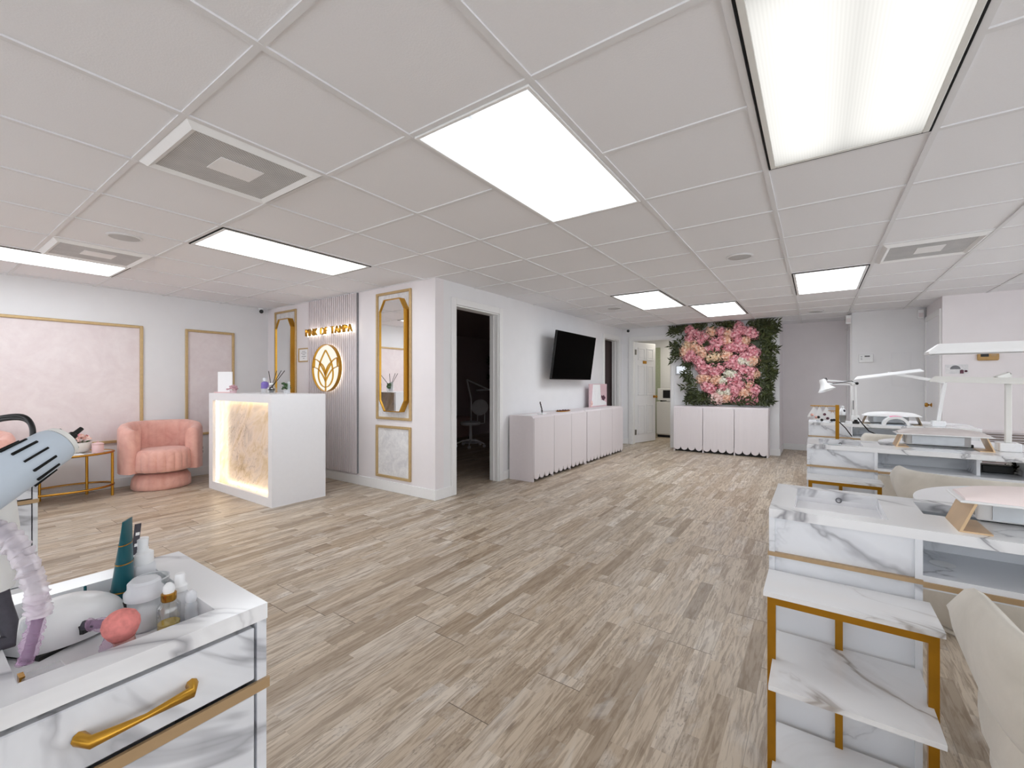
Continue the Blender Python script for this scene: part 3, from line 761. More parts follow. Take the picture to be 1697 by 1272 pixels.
t = thing('succulent', 'tiny rosy succulent in a white pot beside the card holder', 'plant', (-5.2, 2.15, DZ))
MB().lathe([(.028, 0), (.036, .03), (.03, .03), (0, .026)], 18).build('pot', 'pink_card', t, smooth=40)
b = MB()
for k in range(26):
    a = k * 2.4; e = .2 + .05 * k; L = .03 + .028 * random.random()
    d = Vector((math.cos(a) * math.sin(.3 + (k % 7) * .19), math.sin(a) * math.sin(.3 + (k % 7) * .19), math.cos(.3 + (k % 7) * .19)))
    b.ball(Vector((0, 0, .035)) + d * L, .014, 1, 1, .7, 8)
b.build('foliage', 'leaf_rosy', t, smooth=60)
t = thing('lotion_bottle', 'violet liquid bottle with a clear cap on the desk', 'bottle', (-4.82, 2.3, DZ))
MB().lathe([(.035, 0), (.037, .01), (.037, .05)], 20).build('lower_body', 'clear_plastic', t, smooth=40)
MB().lathe([(.037, .05), (.037, .105), (.03, .12), (.014, .125)], 20).build('body', 'purple', t, smooth=40)
MB().lathe([(.016, .125), (.02, .127), (.02, .16), (.012, .165), (0, .165)], 16).build('cap', 'frost', t, smooth=40)
t = thing('reed_diffuser', 'glass reed diffuser with dark sticks on the reception desk', 'diffuser', (-4.62, 2.27, DZ))
MB().lathe([(.045, 0), (.048, .01), (.048, .05), (.03, .075), (.018, .08), (.018, .1)], 20, close=False).build('bottle', 'glass', t, smooth=40)
MB().lathe([(.022, .092), (.024, .096), (.024, .108), (.012, .11)], 16).build('collar', 'white_plastic', t, smooth=40)
MB().lathe([(.02, .012), (.03, .04), (.012, .07), (0, .072)], 10).build('dark_bow', 'black', t, smooth=40)
for a, e in ((2.6, .3), (1.2, .14), (.2, .28), (.6, .32)):
    MB().tube([(0, 0, .06), (math.cos(a) * e * .6, math.sin(a) * e * .3, .235)], .0035, 6).build('reed', 'reed', t)
t = thing('potted_sprig', 'small green sprig in front of a clear upright stand on the desk', 'plant', (-4.52, 2.37, DZ))
MB().lathe([(.025, 0), (.03, .04), (0, .038)], 14).build('pot', 'clear_plastic', t, smooth=40)
b = MB()
for k in range(34):
    a = k * 2.4; r = .012 + .028 * random.random(); z = .04 + .07 * random.random()
    b.ball((r * math.cos(a), r * math.sin(a), z), .013, 1, 1, .6, 8)
b.build('foliage', 'green', t, smooth=60)
MB().bx(.03, .075, -.002, .002, 0, .125).build('stand', 'clear_plastic', t)

# ------------------------------------------------------------------ flower meshes
def head_mesh(seed, R=.085):
    random.seed(seed); b = MB(); n = 46
    for k in range(n):
        zz = 1 - (k + .5) / n * 1.25
        rr_ = math.sqrt(max(0, 1 - zz * zz)); a = k * 2.39996
        d = Vector((rr_ * math.cos(a), zz, rr_ * math.sin(a)))      # opens towards +y, turned later
        d = (d + Vector([random.uniform(-.1, .1) for _ in range(3)])).normalized()
        c = d * R * random.uniform(.8, 1.12); d = (d + Vector([random.uniform(-.45, .45) for _ in range(3)])).normalized()
        x = d.cross(Vector((0, .1, 1))).normalized(); y = d.cross(x)
        spin = random.uniform(0, PI)
        for q in range(4):
            an = spin + q * PI / 2; u = x * math.cos(an) + y * math.sin(an); w = x * -math.sin(an) + y * math.cos(an)
            s_ = R * random.uniform(.27, .36)
            b.quad(c, c + u * s_ * .55 + w * s_ * .42 + d * .004, c + u * s_ + d * .009, c + u * s_ * .55 - w * s_ * .42 + d * .004)
    b.ball((0, 0, 0), R * .7, 1, .8, 1, 12)
    bmesh.ops.transform(b.b, matrix=Matrix.Rotation(PI, 4, 'Z'), verts=b.b.verts)
    return b
HM = []
for sd in range(4):
    o = head_mesh(sd).build('hydrangea', 'fl_p'); HM.append(o.data); bpy.data.objects.remove(o)
HMC = {}
def head(kind, loc, sc, root):
    v = random.randrange(4)
    if (kind, v) not in HMC:
        me = HM[v].copy(); me.materials[0] = M['fl_' + kind]; HMC[(kind, v)] = me
    o = bpy.data.objects.new('hydrangea', HMC[(kind, v)]); COL.objects.link(o); o.parent = root
    o.location = Vector(loc) - Vector(root.location); o.scale = (sc,) * 3
    o.rotation_euler = (random.uniform(-.3, .3), random.uniform(0, 6.28), random.uniform(-.3, .3))
    return o
def leaf(b, p, d, n, L, w):
    d = d.normalized(); s_ = d.cross(n).normalized(); n = s_.cross(d)
    p1 = p + d * L * .45; 
    v = [b.b.verts.new(q) for q in (p, p1 + s_ * w / 2 + n * .004, p + d * L - n * .006, p1 - s_ * w / 2 + n * .004, p1 - n * .003)]
    b.b.faces.new((v[0], v[1], v[4])); b.b.faces.new((v[1], v[2], v[4])); b.b.faces.new((v[2], v[3], v[4])); b.b.faces.new((v[3], v[0], v[4]))
def spray(b, base, d, L, nl, ymax):
    n = Vector((0, -1, 0)); p0 = Vector(base); d = d.normalized(); s_ = d.cross(n).normalized()
    for k in range(nl):
        f = (k + 1) / nl; p = p0 + d * L * f + Vector((0, -.05 * math.sin(f * 2), 0))
        for sg in (-1, 1):
            dd = d * .7 + s_ * sg * random.uniform(.5, 1.0) + Vector((0, random.uniform(-.5, .1), 0))
            leaf(b, p, dd, Vector((random.uniform(-.4, .4), -1, random.uniform(-.4, .4))), random.uniform(.075, .12), random.uniform(.024, .034))
    leaf(b, p0 + d * L, d, n, .07, .022)

random.seed(21)
t = thing('floral_display', 'pink and peach hydrangea flower wall with dark green leaves', 'flower wall', (-1.35, YB, .79))
FL = 'p-1.8,2.09 p-1.7,2.04 p-1.82,1.95 p-1.58,1.98 p-1.66,1.9 p-1.43,1.88 p-1.32,2.04 e-1.47,2.05 p-1.38,1.78 p-1.3,1.88 p-1.49,1.75 p-1.07,2.12 p-1,2.04 p-0.9,2.01 p-0.83,1.97 p-1.1,1.98 p-1.05,1.86 e-0.95,1.86 e-1.23,1.88 e-1.2,2.01 e-1.74,1.82 c-1.86,1.84 e-1.66,1.75 e-1.9,1.72 p-1.84,1.61 p-1.8,1.66 e-1.6,1.67 p-1.66,1.55 p-1.64,1.46 c-1.49,1.6 c-1.41,1.62 e-1.23,1.63 p-1.19,1.76 p-1.1,1.77 p-1,1.76 p-0.86,1.72 p-0.81,1.66 p-0.96,1.62 p-0.9,1.6 p-1.12,1.55 p-1.19,1.49 w-0.93,1.52 w-0.88,1.49 w-1,1.53 e-0.83,1.54 p-1.07,1.45 p-1.34,1.42 p-1.47,1.42 p-1.58,1.38 p-1.41,1.34 w-1.21,1.33 w-1.14,1.31 p-0.96,1.37 p-0.86,1.35 e-0.81,1.31 p-1.07,1.25 p-1,1.21 p-0.9,1.25 e-1.64,1.24 e-1.56,1.25 e-1.4,1.22 w-1.28,1.2 p-1.18,1.2 p-1.55,1.11 p-1.49,1.07 p-1.28,1.11 p-1.12,1.08 p-1.02,1.1 e-0.9,1.14 p-0.81,1.06 w-1.32,1.01 w-1.21,1.02 p-1.09,1.02 e-0.95,1 b-1.41,0.93 b-1.34,0.88 b-1.43,0.88 e-1.23,0.92 p-1.1,0.9 p-1.03,0.88 p-0.93,0.88 p-0.86,0.89'
for q in FL.split():
    x, z = map(float, q[1:].split(','))
    z = max(z, .905); head(q[0], (x, 8.075 + random.uniform(-.02, .02), z), random.uniform(.85, 1.12) * (.8 if q[0] in 'w' else 1), t)
RG = [(-2.08, -1.92, 1.98, 2.1, 9), (-1.88, -1.75, 2.1, 2.16, 6), (-1.69, -1.48, 2.08, 2.16, 9), (-1.34, -1.18, 2.07, 2.16, 9), (-0.97, -0.83, 2.08, 2.14, 6), (-0.8, -0.62, 1.9, 2.14, 22), (-0.78, -0.66, 1.33, 1.91, 34), (-0.78, -0.68, .88, 1.33, 26), (-2.0, -1.9, 1.58, 1.92, 14), (-1.8, -1.7, 1.22, 1.57, 14), (-1.75, -1.63, .86, 1.22, 18), (-1.65, -1.49, .86, 1.09, 16), (-1.25, -.68, .84, .87, 12), (-1.61, -1.55, 1.77, 1.88, 3), (-1.4, -1.29, 1.5, 1.6, 4), (-1.13, -1.04, 1.27, 1.35, 4), (-1.46, -1.36, .99, 1.05, 3), (-.88, -.74, .9, 2.1, 34), (-1.8, -.85, .9, 2.05, 40)]
b = MB()
for x0, x1, z0, z1, n_ in RG:
    for k in range(n_):
        x, z = random.uniform(x0, x1), random.uniform(z0, z1)
        out = Vector((x + 1.3, 0, (z - 1.5) * .5)); a = random.uniform(-1.1, 1.1)
        d = (out.normalized() + Vector((random.uniform(-.7, .7), random.uniform(-.35, 0), random.uniform(-.6, .6))))
        if z > 2.05: d.z = min(d.z, .25)
        if z < .9: d.z = max(d.z, .1)
        spray(b, (x, random.uniform(8.06, 8.13) if n_ not in (34, 40) or x0 == -.78 else 8.15, z), d, random.uniform(.1, .16), 3, 8.15)
for v in b.b.verts:
    v.co.z = min(max(v.co.z, .785), H - .01); v.co.y = min(v.co.y, YB - .005)
o = b.build('foliage', 'leaf', t, world=True); o['kind'] = 'stuff'
MB().prism([(-1.55, .8), (-.76, .8), (-.74, 2.05), (-1.8, 2.05), (-1.75, 1.6)], 'y', YB - .02, YB - .002).build('backing', 'leaf', t, world=True)

# ------------------------------------------------------------------ scalloped sideboards
def sideboard(label, loc, rotz):
    """origin at the left front foot, x along the front, y to the back"""
    t = thing('sideboard', label, 'sideboard', loc, rotz, 'fluted scalloped sideboards')
    Wd, D, Hh, R = 1.42, .34, .775, .035
    b = MB()
    sidep = [(0.0, R)] + [(R - R * math.cos(a), R - R * math.sin(a)) for a in [PI / 8 * k for k in range(1, 5)]] + [(D, 0), (D, Hh)] + [(R - R * math.sin(a), Hh - R + R * math.cos(a)) for a in [PI / 8 * k for k in range(0, 5)]]
    b.prism(sidep, 'x', 0, .02); b.build('side_panel', 'cabinet', t, smooth=35)
    MB().prism(sidep, 'x', Wd - .02, Wd).build('side_panel', 'cabinet', t, smooth=35)
    top = [(.022, Hh - .02), (D, Hh - .02), (D, Hh)] + [(R - R * math.sin(a), Hh - R + R * math.cos(a)) for a in [PI / 8 * k for k in range(0, 5)]]
    MB().prism(top, 'x', .02, Wd - .02).build('top', 'cabinet', t, smooth=35)
    MB().bx(.02, Wd - .02, D - .02, D - .002, .1, Hh - .02).bx(.02, Wd - .02, .03, D - .02, .1, .115).build('carcass', 'cabinet', t)
    MB().bx(.022, Wd - .022, .045, D - .02, 0, .1).build('plinth', 'black', t)
    w = Wd / 3
    for k in range(3):
        x0, x1 = k * w + .003, (k + 1) * w - .003; ns = 4; sw_ = (x1 - x0) / ns; zb = .088; amp = .06
        pts = [(x1, Hh - .03), (x1 - .012, Hh - .018), (x0 + .012, Hh - .018), (x0, Hh - .03)]
        for s_ in range(ns):
            for q in range(0, 9):
                a = PI * q / 8; pts.append((x0 + sw_ * (s_ + .5) - sw_ / 2 * math.cos(a) * .97, zb - amp * math.sin(a)))
        b = MB().prism(pts, 'y', -.018, .0); b.build('door', 'flute', t)
    for x in (.012, w, 2 * w, Wd - .012): MB().bx(x - .011, x + .011, .002, .03, 0, .1).build('leg', 'cabinet', t)
    return t
s1 = sideboard('blush white scalloped sideboard nearest the dark doorway', (-2.72, 4.33, 0), PI / 2)
dup(s1, (-2.72, 5.765, 0), PI / 2, 'blush white scalloped sideboard with the pink picture standing on it')
dup(s1, (-2.025, 7.815, 0), 0, 'blush white scalloped sideboard under the flower wall')
SZ = .775

t = thing('paper_stand', 'small white cutout stand with dark dots on the near sideboard', 'display stand', (-2.83, 4.7, SZ))
MB().bx(-.03, .05, -.05, .05, 0, .012).build('base', 'white_plastic', t, bevel=.003)
b = MB().bx(0, .004, -.02, .03, .012, .05)
for k in range(5): b.lathe([(.026, 0), (.026, .004)], 14, Matrix.Translation((0, .012 - k * .013, .045 + k * .027)) @ Matrix.Rotation(PI / 2, 4, 'Y'))
b.build('cutout', 'paper', t)
b = MB()
for k in range(5): b.ball((.006, .015 - k * .013, .045 + k * .027), .008, .4, 1.3, .7, 8)
b.build('dot', 'plum', t)
t = thing('card', 'white sheet of paper lying flat on the near sideboard', 'paper', (-2.86, 4.52, SZ))
MB().bx(-.07, .07, -.1, .1, 0, .002).build('sheet', 'paper', t)
t = thing('trinket_tray', 'small oval gold rimmed tray of trinkets on the near sideboard', 'tray', (-2.87, 5.35, SZ))
MB().lathe([(.0, 0), (.09, 0), (.1, .014), (.094, .012), (.085, .004), (0, .004)], 28, sx=.75, sy=1.7).build('dish', 'brass', t, smooth=40)
b = MB()
random.seed(5)
for k in range(14): b.ball((random.uniform(-.05, .05), random.uniform(-.12, .12), .013), .011, 1, 1.3, .8, 8)
b.build('trinket', 'plum', t, smooth=60)
t = thing('canvas_picture', 'pink canvas with white drapery and dark flowers leaning on the wall', 'picture', (-2.98, 7.05, SZ))
y0, y1, zt = -.6, .1, .38
MB().bx(-.018, 0, y0, y1, 0, zt).build('canvas', 'pink_card', t)
# white falling drapery, in low relief
b = MB(); random.seed(3)
for k in range(16):
    yc = -.335 + .235 * (k / 15 - .5); w = .02
    b.prism([(yc - w, zt - .01), (yc + w, zt - .01), (yc + w + (yc + .335) * .5, .04), (yc - w + (yc + .335) * .5, .04)], 'x', 0, .003 + .004 * (k % 3))
b.prism([(-.58, .02), (.08, .02), (.06, .07), (-.1, .11), (-.2, .09), (-.4, .1), (-.5, .06)], 'x', 0, .004)
b.build('white_drapery', 'paper', t)
b = MB()
for k in range(9): b.ball((.004, -.06 + random.uniform(-.06, .06), .145 + random.uniform(-.03, .03)), .024, .4, 1, 1, 10)
b.build('dark_flower', 'plum', t)
b = MB()
for k in range(7): b.ball((.004, -.54 + random.uniform(-.04, .04), .06 + random.uniform(-.035, .035)), .02, .4, 1, 1, 10)
b.build('rose_flower', 'fl_b', t)

# television, tipped forward on its arm
t = thing('television', 'black wall mounted television tipped forward above the sideboards', 'television', (-2.90, 5.76, 1.55))
A = Vector((-2.93, 0, 1.218)); B = Vector((-2.837, 0, 1.882)); ang = math.atan2(B.x - A.x, B.z - A.z)
mt = Matrix.Translation(((A.x + B.x) / 2 - .017, 5.757, (A.z + B.z) / 2)) @ Matrix.Rotation(ang, 4, 'Y')
hL = (B - A).length
MB().obx(mt, .034, 1.25, hL).build('housing', 'black', t, world=True, bevel=.004)
MB().obx(mt @ Matrix.Translation((.0175, 0, .004)), .002, 1.235, hL - .02).build('screen', 'screen', t, world=True)
b = MB().bx(-3.09, -3.07, 5.45, 5.62, 1.42, 1.68).bar((-3.07, 5.55, 1.55), (-2.93, 5.72, 1.55), .03, .06).obx(mt @ Matrix.Translation((-.025, 0, 0)), .02, .3, .3)
b.build('wall_bracket', 'white_plastic', t, world=True)

# fridge and microwave in the kitchenette
t = thing('mini_fridge', 'white under counter fridge standing in the kitchenette doorway', 'fridge', (-2.55, 9.85, 0))
MB().bx(-.3, .3, -.22, .25, .05, .77).build('body', 'fridge', t, bevel=.008)
MB().bx(-.3, .3, -.265, -.225, .07, .77).build('door', 'fridge', t, bevel=.008)
MB().bx(-.29, .29, -.21, .24, 0, .05).build('plinth', 'black', t)
t = thing('microwave', 'white microwave with a black window on top of the fridge', 'microwave', (-2.55, 9.83, .77))
MB().bx(-.29, .26, -.2, .22, .03, .29).build('body', 'fridge', t, bevel=.006)
MB().bx(-.17, .2, -.206, -.2, .08, .25).build('window', 'black', t)
for x in (-.24, .2):
    MB().bx(x, x + .04, -.17, .18, 0, .03).build('foot', 'black', t)
# ------------------------------------------------------------------ pink armchairs and oval table
def channel_shell(b, rx, ry, thick, a0, a1, zf, ztop, nchan, n=84, depth=.013, zarm=None, straight=0.0):
    """upholstered U shaped shell, theta 0 = back (-x)"""
    rings = []
    for k in range(n + 1):
        f = k / n; th_ = a0 + (a1 - a0) * f
        ca, sa = -math.cos(th_), math.sin(th_)
        ch = abs(math.sin(PI * nchan * f)) ** .5
        e = abs(2 * f - 1); zt_ = ztop - (ztop - (zarm or ztop)) * max(0, (e - .35) / .65) ** 1.5
        endr = 1.0
        prof = [(1.0, zf), (1.0, zf + .1), (1.005, zt_ - .1), (.995, zt_ - .04), (.95, zt_ - .008), (.88, zt_), (.8, zt_ - .008), (.74, zt_ - .04), (.72, zt_ - .1), (.71, zf + .2), (.71, zf + .05), (.75, zf)]
        ring = []
        for s_, z in prof:
            # s_ runs 1 (outer) .. ~.71 (inner) scaled to thickness
            off = (1 - s_) / .29 * thick
            if s_ < .9: off -= 0; off += (1 - ch) * depth
            else: off += (1 - ch) * depth * .5
            xx = ca * (rx - off); yy = sa * (ry - off)
            ring.append(b.b.verts.new((xx + straight * max(0, -math.cos(th_)) * .0, yy, z)))
        rings.append(ring)
    m = len(rings[0])
    for A_, B_ in zip(rings, rings[1:]):
        for q in range(m): b.b.faces.new((A_[q], B_[q], B_[(q + 1) % m], A_[(q + 1) % m]))
    for ring, rev in ((rings[0], 0), (rings[-1], 1)):
        c = sum((v.co for v in ring), Vector()) / m
        bulge = Vector((.025, 0, 0))
        cv = b.b.verts.new(c + bulge)
        for q in range(m): b.b.faces.new((ring[q], ring[(q + 1) % m], cv) if not rev else (ring[(q + 1) % m], ring[q], cv))
def chan_lathe(b, prof, rx, ry, nchan, depth, n=120, c=(0, 0)):
    rings = []
    for r, z in prof:
        ring = []
        for k in range(n):
            a = 2 * PI * k / n; d = (1 - abs(math.sin(nchan * a / 2)) ** .5) * depth * (1 if r > .5 else r * 2)
            ring.append(b.b.verts.new((c[0] + math.cos(a) * (rx * r - d), c[1] + math.sin(a) * (ry * r - d), z)))
        rings.append(ring)
    for A_, B_ in zip(rings, rings[1:]):
        for k in range(n): b.b.faces.new((A_[k], A_[(k + 1) % n], B_[(k + 1) % n], B_[k]))
    b.b.faces.new(list(reversed(rings[0]))); b.b.faces.new(rings[-1])
def pink_chair(label, loc, rotz):
    t = thing('barrel_armchair', label, 'armchair', loc, rotz, 'pink velvet barrel armchairs')
    b = MB(); channel_shell(b, .335, .375, .115, -2.25, 2.25, .2, .735, 15, zarm=.66)
    b.build('backrest', 'velvet', t, smooth=60)
    b = MB(); chan_lathe(b, [(.9, .205), (.98, .215), (1, .25), (1, .36), (.97, .41), (.9, .435), (.6, .445), (.2, .447)], .27, .262, 20, .012, c=(.075, 0))
    b.build('seat', 'velvet', t, smooth=60)
    MB().lathe([(.12, .17), (.12, .21)], 20).build('swivel', 'black', t, smooth=40)
    b = MB(); chan_lathe(b, [(.92, 0.0), (.99, .015), (1, .06), (.97, .12), (.86, .165), (.3, .175)], .25, .27, 22, .01)
    b.build('base', 'velvet', t, smooth=60)
    return t
pc = pink_chair('pink velvet channelled barrel armchair beside the reception desk', (-6.04, 1.765, 0), -.18)
dup(pc, (-6.06, .3, 0), .1, 'pink velvet barrel armchair at the far left edge behind the lamp')
t = thing('oval_side_table', 'gold oval two tier table with glass shelf between pink armchairs', 'side table', (-6.07, 1.02, 0))
def oval(rx, ry, z, n=48): return [(rx * math.cos(2 * PI * k / n), ry * math.sin(2 * PI * k / n), z) for k in range(n)]
for z, nm in ((.455, 'rim'), (.115, 'rim')):
    MB().tube(oval(.24, .335, z), .011, 8, closed=True).build(nm, 'brass', t, smooth=60)
MB().lathe([(.23, .45), (.23, .458)], 48, sx=1, sy=.325 / .23).build('top', 'marble', t, smooth=30)
MB().lathe([(.23, .112), (.23, .118)], 48, sx=1, sy=.325 / .23).build('glass_shelf', 'glass', t, smooth=30)
for x, y in ((.08, .312), (.08, -.312), (-.19, .17), (-.19, -.17)):
    MB().tube([(x, y, 0), (x, y, .462)], .012, 10).build('leg', 'gold', t, smooth=60)
TZ = .458
t = thing('gold_box', 'small olive gold box at the left end of the oval table', 'box', (-6.02, .77, TZ))
MB().bx(-.05, .05, -.045, .045, .0, .075).build('box', 'olive', t, bevel=.003)
MB().bx(-.053, .053, -.048, .048, .0755, .088).build('lid', 'olive', t, bevel=.003)
t = thing('flower_bowl', 'round stone white bowl of pink flowers on the oval table', 'flower bowl', (-6.1, 1.08, TZ))
MB().lathe([(.05, 0), (.1, .02), (.125, .06), (.12, .095), (.105, .11), (.1, .1), (0, .09)], 28).build('bowl', 'bowl', t, smooth=60)
random.seed(9)
b2 = {'p': MB(), 'e': MB(), 'b': MB()}
for k in range(18):
    a = k * 2.4; r = .1 * math.sqrt((k + .5) / 18); ky = 'pbbeepb'[k % 7]
    c = Vector((r * math.cos(a), r * math.sin(a), .125 + .055 * (1 - r / .1) + random.uniform(-.01, .015)))
    for q in range(16):
        d = Vector([random.gauss(0, 1) for _ in range(3)]).normalized(); d.z = abs(d.z)
        leaf(b2[ky], c, d, Vector((d.y, -d.x, .3)), .04, .026)
for ky, bb in b2.items(): bb.build('blossom', 'fl_' + ky, t)
b = MB()
for k in range(14):
    a = k * 2.4; leaf(b, Vector((.07 * math.cos(a), .07 * math.sin(a), .1)), Vector((math.cos(a), math.sin(a), .5)), Vector((0, 0, 1)), .06, .02)
b.build('foliage', 'green', t)
t = thing('lidded_jar', 'small pink jar with a gold rimmed lid on the oval table', 'jar', (-5.99, 1.22, TZ))
MB().lathe([(.042, 0), (.046, .005), (.046, .078), (.044, .082)], 24).build('body', 'jar_pink', t, smooth=40)
MB().lathe([(.047, .083), (.048, .09), (.03, .1), (.006, .104), (.011, .115), (0, .12)], 24).build('lid', 'jar_pink', t, smooth=40)
t = thing('magazine', 'open white magazine lying on the oval table', 'magazine', (-5.97, .97, TZ))
MB().bx(-.09, .09, -.13, .13, 0, .006).build('pages', 'paper', t)
MB().bx(-.08, .03, -.11, -.02, .006, .007).build('photo', 'pink_card', t)

# ------------------------------------------------------------------ manicure tables
def nail_table(label, loc, rotz, detail=True):
    """x from the drawer pedestal end, y = depth from the sitting side"""
    t = thing('manicure_table', label, 'manicure table', loc, rotz, 'white marble manicure tables')
    L, D, Z, th_ = 1.25, .42, .76, .028
    xs = [0, .065, .295, .39, .43, .9, L]; ys = [0, .035, .06, .17, .2, .37, .385, D]
    holes = [(1, j) for j in (2, 3, 4)] + [(i, 4) for i in (3, 4)] + [(i, 5) for i in ()]
    holes = [(1, 2), (1, 3), (1, 4), (3, 4), (4, 4)]
    b = MB().slab(xs, ys, Z - th_, Z, holes); b.build('table_top', 'marble', t)
    # storage tray under the pedestal opening
    b = MB().bx(.065, .295, .06, .37, .705, .715)
    b.bx(.055, .065, .05, .38, .705, Z - th_).bx(.295, .305, .05, .38, .705, Z - th_).bx(.065, .295, .05, .06, .705, Z - th_).bx(.065, .295, .37, .38, .705, Z - th_)
    b.build('tray', 'white', t)
    b = MB().tube([(.19 + .008 * math.cos(2 * PI * k / 16), .368, .733 + .008 * math.sin(2 * PI * k / 16)) for k in range(16)], .0022, 6, closed=True)
    b.build('cable_hole', 'ink', t)
    MB().bx(.39, .9, .2, .37, .705, .712).bx(.38, .39, .19, .38, .705, Z - th_).bx(.39, .9, .37, .38, .705, Z - th_).bx(.39, .9, .19, .2, .705, Z - th_).build('dust_tray', 'steel', t)
    # half round wing on the client side
    c = (.84, D - .002); pts = arc(c, .44, 0, PI, 40)
    b = MB().prism([(x, y) for x, y in pts], 'z', Z - th_, Z); b.build('round_wing', 'white', t)
    # pedestal
    b = MB()
    b.bx(0, .016, .004, D - .004, .0, Z - th_).bx(.344, .36, .004, D - .004, 0, Z - th_)
    b.bx(.016, .344, .012, .028, .02, Z - th_)
    b.bx(.016, .344, .03, D - .03, .02, .036)
    b.build('pedestal', 'marble_c', t)
    # drawer fronts on the far side, with pulls
    for (z0, z1) in ((.63, .722), (.43, .605), (.24, .425), (.03, .235)):
        d = MB().bx(.02, .34, D - .022, D - .004, z0, z1).build('drawer', 'marble_c', t, bevel=.002, seg=1)
        zc = (z0 + z1) / 2
        if True:
            x0, x1 = (.115, .245) if z0 > .6 else (.14, .22)
            P = [(x0, D - .004, zc), (x0 + .008, D + .018, zc), ((x0 + x1) / 2, D + .022, zc), (x1 - .008, D + .018, zc), (x1, D - .004, zc)]
            MB().tube(P, [.009, .0085, .0042, .0085, .009], 8).build('handle', 'gold', d, smooth=60)
    # gold band right round pedestal and apron
    b = MB().bx(-.003, .36, -.002, .012, .612, .624).bx(-.003, 0, .012, D, .612, .624).bx(-.003, .36, D - .004, D + .002, .608, .626).bx(.36, L, -.002, .004, .606, .620)
    b.build('gold_band', 'strip', t)
    # open cubby : shelf, apron panel, right pedestal
    MB().bx(.36, L - .25, .004, D - .02, .6, .636).build('cubby_shelf', 'marble_c', t)
    MB().bx(.36, .81, D - .16, D - .145, .636, Z - th_).bx(.795, .81, .06, D - .16, .636, Z - th_).build('cubby_back', 'marble_c', t)
    MB().lathe([(.02, .6362), (.026, .637), (.028, .6385), (.02, .638)], 20, Matrix.Translation((.42, .13, 0))).build('cable_grommet', 'white_plastic', t, smooth=40)
    b = MB().bx(L - .25, L - .234, .004, D - .004, 0, Z - th_).bx(L - .016, L, .004, D - .004, 0, Z - th_).bx(L - .234, L - .016, .012, .028, .02, Z - th_).bx(L - .234, L - .016, D - .028, D - .012, .02, Z - th_)
    b.build('end_pedestal', 'marble_c', t)
    return t
t1 = nail_table('white marble manicure table nearest the camera on the right, pink hand rest on it', (-.122, 1.6, 0), 0)
t2 = dup(t1, (-.048, 3.47, 0), 0, 'middle of the three white marble manicure tables on the right')
t3 = dup(t1, (-.062, 5.45, 0), 0, 'farthest white marble manicure table on the right, under the architect lamp')
# the left row: drawers face the room
def lrow(x, y): return (x - .42, y, 0)
t4 = dup(t1, (-1.232, .392, 0), -PI / 2, 'white marble manicure table in the left foreground with a full tray of tools')
t5 = dup(t1, (-3.36, .395, 0), -PI / 2, 'white marble manicure table behind the slotted lamp on the left')
TZ_ = .76

def rack(label, loc):
    t = thing('gold_shelf_rack', label, 'shelf rack', loc, 0, 'gold framed marble shelf racks')
    w = .368; d = .18; zt = .57
    MB().bx(0, w + .004, -d, 0, zt - .013, zt).build('top_shelf', 'marble_b', t)
    for z, e in ((.385, .34), (.1, .34)):
        MB().bx(.022, e + .012, -d - .125, .0 - .004, z - .013, z).build('shelf', 'marble_b', t)
    g_ = .016
    for x in (.01, w - .026): 
        MB().bx(x, x + g_ + .004, -d + .004, -d + .004 + g_, 0, zt - .013).build('leg', 'gold_dark', t)
    b = MB().bx(.03, w - .026, -d + .004, -d + .004 + g_, zt - .033, zt - .013)
    b.build('front_rail', 'gold_dark', t)
    for x in (.01, w - .022):
        for z in (.004, zt - .029): MB().bx(x, x + g_, -d + .02, -.004, z, z + .016).build('side_rail', 'gold_dark', t)
    MB().bx(.168, .186, -.02, -.006, 0, zt - .033).build('centre_post', 'gold_dark', t)
    return t
r1 = rack('gold framed rack with marble shelves against the nearest manicure table', (-.122, 1.594, 0))
dup(r1, (-.048, 3.464, 0), 0, 'gold framed rack with marble shelves against the middle manicure table')
dup(r1, (-.062, 5.444, 0), 0, 'gold framed rack against the farthest manicure table, mostly hidden')

